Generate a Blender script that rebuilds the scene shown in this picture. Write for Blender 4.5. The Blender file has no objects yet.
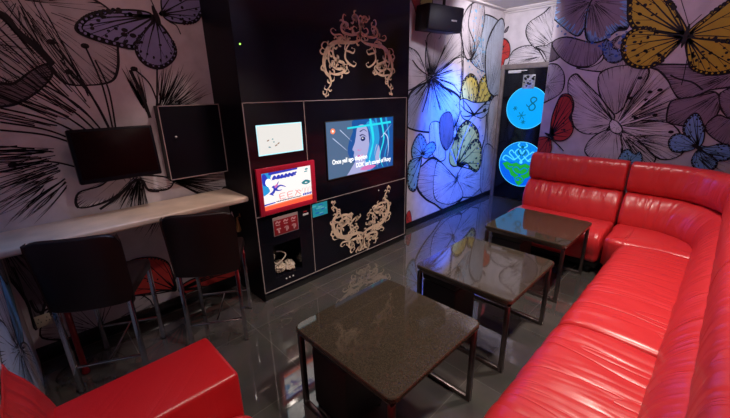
import bpy, bmesh, math, random
from math import sin, cos, pi, sqrt, atan2, radians
from mathutils import Vector, Matrix, geometry

SC = bpy.context.scene
COL = SC.collection

# ------------------------------------------------------------------ camera
cam_d = bpy.data.cameras.new('camera'); cam = bpy.data.objects.new('camera', cam_d); COL.objects.link(cam)
yaw, pitch, roll = -.7993, .3139, -.0211
F = Vector((sin(yaw)*cos(pitch), cos(yaw)*cos(pitch), -sin(pitch)))
r0 = Vector((cos(yaw), -sin(yaw), 0)); u0 = r0.cross(F)
Rv = r0*cos(roll)+u0*sin(roll); Uv = -r0*sin(roll)+u0*cos(roll)
M = Matrix((Rv, Uv, -F)).transposed().to_4x4(); M.translation = Vector((0, 0, 1.4392))
cam.matrix_world = M
cam_d.sensor_width = 36; cam_d.lens = 36*354.9/730; cam_d.clip_start = .03
SC.camera = cam

# ------------------------------------------------------------------ world, exposure, lights
wd = bpy.data.worlds.new('world'); SC.world = wd; wd.use_nodes = True
wd.node_tree.nodes['Background'].inputs[0].default_value = (.5, .35, .6, 1)
wd.node_tree.nodes['Background'].inputs[1].default_value = .03
SC.view_settings.view_transform = 'Standard'; SC.view_settings.look = 'None'
SC.view_settings.exposure = 0.0; SC.view_settings.gamma = 1; SC.view_settings.use_curve_mapping = False

def light(name, kind, loc, target, power, color, size=.1, spot=60, blend=.5, size_y=None):
    d = bpy.data.lights.new(name, kind); d.energy = power; d.color = color
    if kind == 'AREA':
        d.size = size
        if size_y: d.shape = 'RECTANGLE'; d.size_y = size_y
    else:
        d.shadow_soft_size = size
    if kind == 'SPOT': d.spot_size = radians(spot); d.spot_blend = blend
    o = bpy.data.objects.new(name, d); COL.objects.link(o); o.location = loc
    o.rotation_euler = (Vector(target)-Vector(loc)).to_track_quat('-Z', 'Y').to_euler()
    return o

WARM = (1, .86, .74); PINK = (1, .55, .72); COOL = (.75, .85, 1)
light('downlight', 'SPOT', (-.10, 2.35, 2.34), (-.22, 2.2, 0), 125, WARM, .07, 100, .8)
light('downlight', 'SPOT', (-.10, 1.15, 2.34), (-.25, 1.1, 0), 80, WARM, .07, 95, .8)
light('downlight', 'SPOT', (-.75, 3.05, 2.34), (-.8, 2.9, 0), 24, WARM, .05, 100, .8)
light('downlight', 'SPOT', (-1.2, 2.1, 2.34), (-1.3, 2.2, 0), 40, WARM, .05, 95, .8)
light('downlight', 'SPOT', (-.9, .45, 2.34), (-1.12, .28, 0), 30, WARM, .04, 60, .6)
light('wall_washer', 'SPOT', (-1.6, 3.55, 2.32), (-2.3, 4.5, 1.8), 62, (1, .9, .97), .06, 115, .9)
light('wall_washer', 'SPOT', (-1.40, 2.9, 2.3), (-2.32, 3.2, 1.5), 18, (.9, .85, 1), .06, 70, .9)
light('blue_spot', 'SPOT', (-1.45, 3.35, 2.2), (-2.32, 3.70, 0.95), 800, (.02, .13, 1), .03, 56, 1.0)
light('cabinet_fill', 'SPOT', (-1.0, 1.8, 2.34), (-2.138, 2.05, .5), 95, (1, .86, .76), .04, 70, .9)  # extra unseen light, added to brighten the gold scrollwork
light('counter_fill', 'SPOT', (-1.85, 1.15, 2.34), (-2.36, .75, .8), 28, (1, .8, .7), .04, 50, .9)  # unseen fill added to lift the right end of the counter
light('low_fill', 'SPOT', (-.9, .9, 2.34), (-2.54, .62, .2), 30, (1, .8, .74), .04, 44, .9)
light('bar_glow', 'AREA', (-1.7, .5, 2.36), (-2.5, .5, 1.0), 2.7, (1, .60, .58), .5)
light('partition_glow', 'AREA', (-.6, 3.2, 2.36), (-.6, 4.05, 1.4), 3.8, (1, .68, .88), .8)
light('blue_corner_glow', 'SPOT', (-1.8, .5, 2.2), (-1.9, -.18, .5), 24, (.15, .45, 1), .05, 60, 1.0)

# ------------------------------------------------------------------ materials
def mat(name, col, rough=.5, metal=0, noise=0, nscale=8, coat=0, spec=.5, emit=0, ecol=None, bump=0, bscale=40):
    m = bpy.data.materials.new(name); m.use_nodes = True; nt = m.node_tree; b = nt.nodes['Principled BSDF']
    b.inputs['Base Color'].default_value = (*col, 1); b.inputs['Roughness'].default_value = rough
    b.inputs['Metallic'].default_value = metal; b.inputs['Coat Weight'].default_value = coat
    b.inputs['Coat Roughness'].default_value = .05
    b.inputs['Specular IOR Level'].default_value = spec
    if emit:
        b.inputs['Emission Color'].default_value = (*(ecol or col), 1); b.inputs['Emission Strength'].default_value = emit
    tc = nt.nodes.new('ShaderNodeTexCoord')
    if noise:
        n = nt.nodes.new('ShaderNodeTexNoise'); n.inputs['Scale'].default_value = nscale; n.inputs['Detail'].default_value = 4
        nt.links.new(tc.outputs['Object'], n.inputs['Vector'])
        r = nt.nodes.new('ShaderNodeValToRGB')
        r.color_ramp.elements[0].position = .3; r.color_ramp.elements[1].position = .7
        r.color_ramp.elements[0].color = (*[c*(1-noise) for c in col], 1)
        r.color_ramp.elements[1].color = (*[min(1, c*(1+noise)) for c in col], 1)
        nt.links.new(n.outputs['Fac'], r.inputs['Fac']); nt.links.new(r.outputs['Color'], b.inputs['Base Color'])
    if bump:
        n = nt.nodes.new('ShaderNodeTexNoise'); n.inputs['Scale'].default_value = bscale
        nt.links.new(tc.outputs['Object'], n.inputs['Vector'])
        bp = nt.nodes.new('ShaderNodeBump'); bp.inputs['Strength'].default_value = bump; bp.inputs['Distance'].default_value = .002
        nt.links.new(n.outputs['Fac'], bp.inputs['Height']); nt.links.new(bp.outputs['Normal'], b.inputs['Normal'])
    return m

def leather_mat(name, col, folds=1.0):
    m = mat(name, col, .31, spec=.7); nt = m.node_tree; b = nt.nodes['Principled BSDF']
    uv = nt.nodes.new('ShaderNodeUVMap')
    mp = nt.nodes.new('ShaderNodeMapping'); mp.inputs['Scale'].default_value = (7.5, 1.1, 1); mp.inputs['Rotation'].default_value = (0, 0, .12)
    nt.links.new(uv.outputs['UV'], mp.inputs['Vector'])
    n = nt.nodes.new('ShaderNodeTexNoise'); n.inputs['Scale'].default_value = 1; n.inputs['Detail'].default_value = 2.2; n.inputs['Distortion'].default_value = .8
    nt.links.new(mp.outputs['Vector'], n.inputs['Vector'])
    # ridged folds
    s = nt.nodes.new('ShaderNodeMath'); s.operation = 'SUBTRACT'; s.inputs[1].default_value = .5
    a = nt.nodes.new('ShaderNodeMath'); a.operation = 'ABSOLUTE'
    p = nt.nodes.new('ShaderNodeMath'); p.operation = 'POWER'; p.inputs[1].default_value = .6
    nt.links.new(n.outputs['Fac'], s.inputs[0]); nt.links.new(s.outputs[0], a.inputs[0]); nt.links.new(a.outputs[0], p.inputs[0])
    b1 = nt.nodes.new('ShaderNodeBump'); b1.inputs['Strength'].default_value = .75*folds; b1.inputs['Distance'].default_value = .018
    nt.links.new(p.outputs[0], b1.inputs['Height'])
    tc = nt.nodes.new('ShaderNodeTexCoord')
    g = nt.nodes.new('ShaderNodeTexVoronoi'); g.inputs['Scale'].default_value = 260
    nt.links.new(tc.outputs['Object'], g.inputs['Vector'])
    b2 = nt.nodes.new('ShaderNodeBump'); b2.inputs['Strength'].default_value = .12; b2.inputs['Distance'].default_value = .001
    nt.links.new(g.outputs['Distance'], b2.inputs['Height']); nt.links.new(b1.outputs['Normal'], b2.inputs['Normal'])
    nt.links.new(b2.outputs['Normal'], b.inputs['Normal'])
    return m

def floor_mat():
    m = mat('dark_polished_tile', (.05, .043, .042), .035, spec=1.0, coat=.6); nt = m.node_tree; b = nt.nodes['Principled BSDF']
    tc = nt.nodes.new('ShaderNodeTexCoord'); mp = nt.nodes.new('ShaderNodeMapping'); mp.inputs['Location'].default_value = (.112, -.245, 0)
    nt.links.new(tc.outputs['Object'], mp.inputs['Vector'])
    br = nt.nodes.new('ShaderNodeTexBrick'); br.offset = 0; br.inputs['Scale'].default_value = 1
    br.inputs['Brick Width'].default_value = .6; br.inputs['Row Height'].default_value = .6; br.inputs['Mortar Size'].default_value = .0022
    br.inputs['Color1'].default_value = (.078, .060, .054, 1); br.inputs['Color2'].default_value = (.064, .049, .045, 1)
    br.inputs['Mortar'].default_value = (.12, .098, .088, 1)
    nt.links.new(mp.outputs['Vector'], br.inputs['Vector'])
    n = nt.nodes.new('ShaderNodeTexNoise'); n.inputs['Scale'].default_value = 6; n.inputs['Detail'].default_value = 6
    nt.links.new(tc.outputs['Object'], n.inputs['Vector'])
    mx = nt.nodes.new('ShaderNodeMix'); mx.data_type = 'RGBA'; mx.blend_type = 'OVERLAY'; mx.inputs['Factor'].default_value = .5
    nt.links.new(br.outputs['Color'], mx.inputs[6]); nt.links.new(n.outputs['Color'], mx.inputs[7])
    bw = nt.nodes.new('ShaderNodeHueSaturation'); bw.inputs['Saturation'].default_value = .45
    nt.links.new(mx.outputs[2], bw.inputs['Color']); nt.links.new(bw.outputs['Color'], b.inputs['Base Color'])
    return m

def speckle_mat():
    m = mat('speckled_dark_laminate', (.05, .042, .03), .045, spec=.9); nt = m.node_tree; b = nt.nodes['Principled BSDF']
    tc = nt.nodes.new('ShaderNodeTexCoord'); n = nt.nodes.new('ShaderNodeTexNoise'); n.inputs['Scale'].default_value = 230; n.inputs['Detail'].default_value = 3
    nt.links.new(tc.outputs['Object'], n.inputs['Vector'])
    r = nt.nodes.new('ShaderNodeValToRGB'); r.color_ramp.elements[0].position = .42; r.color_ramp.elements[1].position = .68
    r.color_ramp.elements[0].color = (.036, .027, .019, 1); r.color_ramp.elements[1].color = (.064, .049, .035, 1)
    nt.links.new(n.outputs['Fac'], r.inputs['Fac']); nt.links.new(r.outputs['Color'], b.inputs['Base Color'])
    return m

RED = leather_mat('red_leather', (.60, .028, .034))
RED_SMOOTH = leather_mat('red_leather_taut', (.55, .010, .016), .12)
BROWN = mat('dark_brown_leather', (.014, .0055, .0055), .42, bump=.3, bscale=90)
CHROME = mat('chrome', (.55, .55, .58), .12, 1, noise=.05, nscale=3)
BLACK = mat('black_gloss_panel', (.005, .005, .010), .13, spec=.4, noise=.3, nscale=3)
SATIN = mat('black_satin', (.006, .005, .010), .42, spec=.14, noise=.2, nscale=4)
BLACKM = mat('black_matte', (.008, .008, .009), .5, noise=.2, nscale=10)
TABLEMETAL = mat('brushed_dark_steel', (.20, .17, .165), .28, 1, noise=.15, nscale=30)
LAMINATE = speckle_mat()
TRIM = mat('champagne_trim', (.45, .38, .37), .35, .3, noise=.1, nscale=20)
GOLD = mat('pale_gold_scroll', (.80, .62, .46), .45, .05, noise=.15, nscale=25)
MARBLE = mat('beige_marble', (.72, .58, .46), .3, noise=.16, nscale=7)
CEIL = mat('white_ceiling', (.62, .58, .57), .8, noise=.04, nscale=5)
PAINT = mat('plain_mauve_paint', (.30, .25, .29), .7, noise=.05, nscale=5)
SKIRT = mat('black_skirting', (.01, .01, .012), .2, noise=.2, nscale=5)
FRAMEW = mat('grey_wood_frame', (.20, .17, .16), .5, noise=.25, nscale=14)
BRASS = mat('brass', (.75, .50, .22), .3, .9, noise=.1, nscale=9)
REDCHROME = mat('dark_red_metal', (.24, .010, .016), .2, .3, noise=.1, nscale=9)  # dark red, partly metallic tone of the counter post
SOCK = mat('cream_plastic', (.62, .55, .42), .4, noise=.03, nscale=9)
SILVER = mat('silver_sticker', (.45, .47, .5), .3, .5, noise=.4, nscale=30)
REDPL = mat('red_plastic_bezel', (.60, .012, .05), .35, noise=.1, nscale=9)
ICONRED = mat('icon_panel_red', (.30, .01, .02), .4, noise=.1, nscale=9)
ICONPINK = mat('icon_pale_pink', (.75, .4, .42), .4, noise=.1, nscale=9)
PAPERBIT = mat('crumpled_paper', (.62, .52, .42), .6, noise=.15, nscale=30)
WHITE = mat('white_plastic', (.7, .7, .7), .4, noise=.03, nscale=9)
SPKM = mat('black_speaker_grille', (.012, .012, .022), .45, bump=.5, bscale=300)
FLOOR = floor_mat()

def emis(name, col, s=1.0):
    return mat(name, tuple(c*.05 for c in col), .3, emit=s, ecol=col)

INKS = {
 'ink': (.010, .008, .012), 'paper': (.62, .585, .615), 'white': (.78, .75, .78), 'grey': (.46, .43, .46), 'dark': (.16, .13, .16),
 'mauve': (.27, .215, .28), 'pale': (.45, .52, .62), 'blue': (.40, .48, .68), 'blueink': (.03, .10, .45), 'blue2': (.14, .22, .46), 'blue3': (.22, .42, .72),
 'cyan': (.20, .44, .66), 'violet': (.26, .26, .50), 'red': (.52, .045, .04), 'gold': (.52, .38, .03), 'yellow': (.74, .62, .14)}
INK = {k: mat('mural_'+k, c, .55, noise=.10 if k != 'ink' else 0, nscale=11, spec=.3) for k, c in INKS.items()}

# ------------------------------------------------------------------ mesh helpers
class MB:
    def __init__(s): s.v = []; s.f = []; s.m = []; s.mats = []; s.sm = []; s.uv = None
    def mi(s, m):
        if m not in s.mats: s.mats.append(m)
        return s.mats.index(m)
    def raw(s, vs, fs, m, smooth=False):
        o = len(s.v); s.v += [tuple(v) for v in vs]
        for f in fs: s.f.append([i+o for i in f]); s.m.append(s.mi(m)); s.sm.append(smooth)
    def box(s, lo, hi, m, bev=0, seg=2, mtx=None, smooth=None):
        bm = bmesh.new(); bmesh.ops.create_cube(bm, size=1)
        c = [(a+b)/2 for a, b in zip(lo, hi)]; d = [abs(b-a) for a, b in zip(lo, hi)]
        for v in bm.verts: v.co = Vector((c[0]+v.co.x*d[0], c[1]+v.co.y*d[1], c[2]+v.co.z*d[2]))
        if bev: bmesh.ops.bevel(bm, geom=bm.edges[:], offset=bev, segments=seg, affect='EDGES', profile=.5)
        if mtx: bm.transform(mtx)
        s.take(bm, m, bool(bev) if smooth is None else smooth); return s
    def take(s, bm, m, smooth=False):
        bm.verts.index_update()
        s.raw([v.co for v in bm.verts], [[v.index for v in f.verts] for f in bm.faces], m, smooth); bm.free()
    def cyl(s, p, q, r, m, n=16, r2=None):
        p = Vector(p); q = Vector(q); d = (q-p); L = d.length; r2 = r if r2 is None else r2
        rot = d.to_track_quat('Z', 'Y').to_matrix()
        ring = lambda c, rr: [c+rot@Vector((rr*cos(2*pi*i/n), rr*sin(2*pi*i/n), 0)) for i in range(n)]
        vs = ring(p, r)+ring(q, r2)
        s.raw(vs, [[i, (i+1) % n, n+(i+1) % n, n+i] for i in range(n)], m, True)
        s.raw(vs, [list(range(n))[::-1], list(range(n, 2*n))], m, False); return s
    def lathe(s, prof, c, m, n=24):
        c = Vector(c); vs = []; fs = []
        for r, z in prof: vs += [c+Vector((r*cos(2*pi*i/n), r*sin(2*pi*i/n), z)) for i in range(n)]
        for k in range(len(prof)-1):
            for i in range(n): fs.append([k*n+i, k*n+(i+1) % n, (k+1)*n+(i+1) % n, (k+1)*n+i])
        s.raw(vs, fs, m, True); return s
    def tube(s, pts, r, m, n=8):
        pts = [Vector(p) for p in pts]; vs = []; fs = []
        for i, p in enumerate(pts):
            d = (pts[min(i+1, len(pts)-1)]-pts[max(i-1, 0)]).normalized(); rot = d.to_track_quat('Z', 'Y').to_matrix()
            vs += [p+rot@Vector((r*cos(2*pi*k/n), r*sin(2*pi*k/n), 0)) for k in range(n)]
        for i in range(len(pts)-1):
            for k in range(n): fs.append([i*n+k, i*n+(k+1) % n, (i+1)*n+(k+1) % n, (i+1)*n+k])
        fs += [list(range(n))[::-1], [(len(pts)-1)*n+k for k in range(n)]]
        s.raw(vs, fs, m, True); return s
    def build(s, name, parent=None, label=None, cat=None, group=None, kind=None, origin=None):
        me = bpy.data.meshes.new(name)
        off = Vector(origin) if origin else Vector((0, 0, 0))
        me.from_pydata([tuple(Vector(v)-off) for v in s.v], [], s.f)
        for m in s.mats: me.materials.append(m)
        for p, mi, sm in zip(me.polygons, s.m, s.sm): p.material_index = mi; p.use_smooth = sm
        if s.uv:
            l = me.uv_layers.new(name='UVMap')
            for p in me.polygons:
                for li, vi in zip(p.loop_indices, p.vertices): l.data[li].uv = s.uv[vi]
        me.update()
        o = bpy.data.objects.new(name, me); COL.objects.link(o); o.location = off
        if parent:
            o.parent = parent
            o.location = off - Vector(parent.location) if off.length and not parent.get('_local') else off
        tag(o, label, cat, group, kind); return o

def tag(o, label=None, cat=None, group=None, kind=None):
    if label: o['label'] = label
    if cat: o['category'] = cat
    if group: o['group'] = group
    if kind: o['kind'] = kind
    return o

def thing(name, loc, label, cat, group=None, rz=0):
    o = bpy.data.objects.new(name, None); COL.objects.link(o); o.location = loc; o.rotation_euler = (0, 0, rz)
    o.empty_display_size = .1
    return tag(o, label, cat, group)

def part(mb, name, root, label=None, world=True):
    """link a mesh given in world (or local) coordinates as a child of root"""
    o = mb.build(name); o.parent = root
    if world: o.matrix_parent_inverse = Matrix.Translation(-Vector(root.location))
    if label: o['label'] = label
    return o

def dup(root, loc, rz, label):
    r = root.copy(); COL.objects.link(r); r.location = loc; r.rotation_euler = (0, 0, rz); r['label'] = label
    for ch in list(root.children):
        c = ch.copy(); COL.objects.link(c); c.parent = r
        for g in list(ch.children):
            d = g.copy(); COL.objects.link(d); d.parent = c
    return r

def crom(pts, closed=False, k=5):
    n = len(pts); out = []
    rng = range(n) if closed else range(n-1)
    for i in rng:
        g = (lambda j: pts[j % n]) if closed else (lambda j: pts[max(0, min(n-1, j))])
        p0, p1, p2, p3 = g(i-1), g(i), g(i+1), g(i+2)
        for s in range(k):
            t = s/k
            out.append(tuple(.5*(2*p1[a]+(p2[a]-p0[a])*t+(2*p0[a]-5*p1[a]+4*p2[a]-p3[a])*t*t+(3*p1[a]-p0[a]-3*p2[a]+p3[a])*t**3) for a in range(len(p1))))
    if not closed: out.append(tuple(pts[-1]))
    return out

class Draw:
    """flat painting on a plane: P(u, v, lift) -> xyz; all strokes land in one mesh"""
    def __init__(s, mb, P, bounds=None, step=.00005, seed=1):
        s.mb = mb; s.P = P; s.l = .0006; s.b = bounds; s.step = step; s.rnd = random.Random(seed)
    def up(s): s.l += s.step
    def clip(s, poly):
        if not s.b: return poly
        u0, u1, v0, v1 = s.b
        for ax, lim, sg in ((0, u0, 1), (0, u1, -1), (1, v0, 1), (1, v1, -1)):
            out = []
            for i in range(len(poly)):
                a, b = poly[i-1], poly[i]
                ia, ib = (a[ax]-lim)*sg >= 0, (b[ax]-lim)*sg >= 0
                if ia != ib:
                    t = (lim-a[ax])/(b[ax]-a[ax]); out.append(tuple(a[k]+(b[k]-a[k])*t for k in (0, 1)))
                if ib: out.append(b)
            poly = out
            if len(poly) < 3: return []
        return poly
    def poly(s, pts, m, lift=True):
        if lift: s.up()
        pts = s.clip([tuple(p) for p in pts])
        if len(pts) < 3: return
        tri = geometry.tessellate_polygon([[Vector((a, b, 0)) for a, b in pts]])
        s.mb.raw([s.P(a, b, s.l) for a, b in pts], [list(t) for t in tri], m)
    def stroke(s, pts, w, m, taper=True, closed=False, lift=False, k=4, wf=None):
        if lift: s.up()
        q = crom(pts, closed, k)
        if closed: q.append(q[0])
        n = len(q); L = []
        for i, p in enumerate(q):
            if closed: a, b = q[(i-1) % (n-1)], q[(i+1) % (n-1)]
            else: a, b = q[max(0, i-1)], q[min(n-1, i+1)]
            dx, dy = b[0]-a[0], b[1]-a[1]; d = sqrt(dx*dx+dy*dy) or 1e-6
            t = i/(n-1); h = w/2*(wf(t) if wf else ((1-t)**.7+.05 if taper else 1))
            L.append(((p[0]-dy/d*h, p[1]+dx/d*h), (p[0]+dy/d*h, p[1]-dx/d*h)))
        for i in range(n-1):
            f = s.clip([L[i][0], L[i][1], L[i+1][1], L[i+1][0]])
            if len(f) >= 3: s.mb.raw([s.P(a, b, s.l) for a, b in f], [list(range(len(f)))], m)
    def dot(s, c, r, m, e=1.0, n=10):
        f = s.clip([(c[0]+r*cos(2*pi*i/n)*e, c[1]+r*sin(2*pi*i/n)) for i in range(n)])
        if len(f) >= 3: s.mb.raw([s.P(a, b, s.l) for a, b in f], [list(range(len(f)))], m)

def inside(p, poly):
    c = False
    for i in range(len(poly)):
        a, b = poly[i-1], poly[i]
        if (a[1] > p[1]) != (b[1] > p[1]) and p[0] < (b[0]-a[0])*(p[1]-a[1])/(b[1]-a[1])+a[0]: c = not c
    return c

def paint(dr, items):
    R = dr.rnd; ink = INK['ink']
    for it in items:
        k = it['kind']; pts = it['pts']
        if k == 'petal':
            q = crom(pts, True, 5); dr.poly(q, INK[it['col']]); r = it['root']
            dr.up()
            size = max(max(p[0] for p in q)-min(p[0] for p in q), max(p[1] for p in q)-min(p[1] for p in q))
            if it.get('rim'):
                for i in range(0, len(q)):
                    p = q[i]; t = R.uniform(.08, .3); e = (p[0]+(r[0]-p[0])*t, p[1]+(r[1]-p[1])*t)
                    if inside(e, q): dr.stroke([p, e], .03, INK['blue3'])
                dr.up()
            for i in range(int(it['n']*1.9)):
                p = q[R.randrange(len(q))]
                lo, hi = R.uniform(.06, .42), R.uniform(.45, .95)
                bend = R.uniform(-.04, .04)*size
                dx, dy = p[0]-r[0], p[1]-r[1]
                seq = []
                for j in range(5):
                    t = lo+(hi-lo)*j/4; w = sin(pi*t)*bend
                    seq.append((r[0]+dx*t-dy*w, r[1]+dy*t+dx*w))
                seq = [e for e in seq if inside(e, q)]
                if len(seq) > 1: dr.stroke(seq, R.uniform(.0018, .0042)*min(1.6, .6+size), ink, k=3)
            for i in range(0, len(q)):
                for _ in range(2):
                    p = q[i]; nx = q[(i+1) % len(q)]; f = R.random(); p = (p[0]+(nx[0]-p[0])*f, p[1]+(nx[1]-p[1])*f)
                    t = R.uniform(.05, .30); e = (p[0]+(r[0]-p[0])*t, p[1]+(r[1]-p[1])*t)
                    if inside(e, q): dr.stroke([p, e], .0035, ink, k=2)
            dr.stroke(pts, .0085*(.7+.5*size if size < .9 else 2.0), ink, taper=False, closed=True, lift=True, k=5, wf=lambda t: 1.0+.8*sin(11*t)**2)
        elif k == 'wing':
            q = crom(pts, True, 5); dr.poly(q, INK[it['col']]); r = it['root']; dr.up()
            size = max(max(p[0] for p in q)-min(p[0] for p in q), max(p[1] for p in q)-min(p[1] for p in q))
            n = it['n']; W_ = min(size, .8)
            dist = lambda p: sqrt((p[0]-r[0])**2+(p[1]-r[1])**2)
            for i in range(n):
                p = q[int((i+.5)*len(q)/n) % len(q)]
                if dist(p) < .35*size: continue
                m_ = ((p[0]+r[0])/2+R.uniform(-.03, .03)*size, (p[1]+r[1])/2+R.uniform(-.03, .03)*size)
                dr.stroke([r, m_, p], .030*W_, ink, k=4)
                if R.random() < .8:
                    g = (r[0]+(p[0]-r[0])*.55, r[1]+(p[1]-r[1])*.55); p2 = q[(int((i+.5)*len(q)/n)+3) % len(q)]
                    dr.stroke([g, p2], .010*W_, ink, k=3)
            for i in range(9):                # dark shading that fans out of the wing root
                p = q[R.randrange(len(q))]
                if dist(p) > .35*size: dr.stroke([r, (r[0]+(p[0]-r[0])*R.uniform(.2, .42), r[1]+(p[1]-r[1])*R.uniform(.2, .42))], .035*W_, ink, k=2)
            if it['col'] != 'red':
                for i in range(0, len(q), 3): # a row of blotches parallel to the margin
                    p = q[i]
                    if dist(p) > .6*size and R.random() < .75:
                        t = R.uniform(.15, .24); a = atan2(p[1]-r[1], p[0]-r[0]); c = (p[0]+(r[0]-p[0])*t, p[1]+(r[1]-p[1])*t); l = R.uniform(.02, .045)*size
                        dr.stroke([(c[0]-l*cos(a), c[1]-l*sin(a)), (c[0]+l*cos(a), c[1]+l*sin(a))], .045*W_, ink, k=4, wf=lambda t: sin(pi*(.1+.8*t)))
            for i in range(it.get('spots', 4)):
                for _ in range(8):
                    p = q[R.randrange(len(q))]; t = R.uniform(.28, .6); c = (p[0]+(r[0]-p[0])*t, p[1]+(r[1]-p[1])*t)
                    if inside(c, q) and dist(p) > .5*size: break
                else: continue
                dr.dot(c, R.uniform(.014, .034)*size, ink, R.uniform(.7, 1.5))
            dr.up()
            for i in range(len(q)):           # scalloped dark margin away from the root
                p = q[i]
                if dist(p) > .5*size: dr.dot((p[0]+(r[0]-p[0])*.045, p[1]+(r[1]-p[1])*.045), (.040 if it['col'] != 'red' else .018)*size, ink)
            dr.up()
            for i in range(0, len(q), 2):
                p = q[i]
                if dist(p) > .55*size and it['col'] != 'red': dr.dot((p[0]+(r[0]-p[0])*.05, p[1]+(r[1]-p[1])*.05), .019*size, INK[it['col']])
            dr.stroke(pts, .013*min(1, .4+size), ink, taper=False, closed=True, k=5)
        elif k == 'line':
            dr.stroke(pts, it.get('width', .01), INK['ink' if it['col'] == 'paper' and 'width' in it and it.get('white') is None and not it.get('fillpaper') else it['col']], taper=False, lift=True, k=6)
            if it.get('dot'): dr.dot(pts[-1], .014, ink, 1.4)
        elif k == 'splash':
            q = pts; dr.up(); xs = [p[0] for p in q]; ys = [p[1] for p in q]
            for i in range(it['n']):
                c = (R.uniform(min(xs), max(xs)), R.uniform(min(ys), max(ys)))
                if inside(c, q): dr.dot(c, R.uniform(.4, 1)*it.get('size', .012), INK[it['col']], R.uniform(.6, 1.5), 7)
        elif k == 'body':
            dr.stroke(pts, .022, ink, lift=True, k=6, wf=lambda t: .3+sin(pi*t))
        elif k == 'fan':
            r = it['root']; d0 = atan2(pts[1][1]-pts[0][1], pts[1][0]-pts[0][0]); dr.up()
            nf = int(it['n']*1.3)
            for i in range(nf):
                a = d0+it['spread']*(i/(nf-1)-.5)+R.uniform(-.04, .04)
                s_ = it['r0']+R.uniform(0, .35)*(it['r1']-it['r0']); e = it['r1']*R.uniform(.6, 1)
                b = R.uniform(-.05, .05); m_ = (s_+e)/2
                dr.stroke([(r[0]+s_*cos(a), r[1]+s_*sin(a)), (r[0]+m_*cos(a+b), r[1]+m_*sin(a+b)), (r[0]+e*cos(a), r[1]+e*sin(a))], R.uniform(.003, .0075), ink, k=3)

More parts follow.
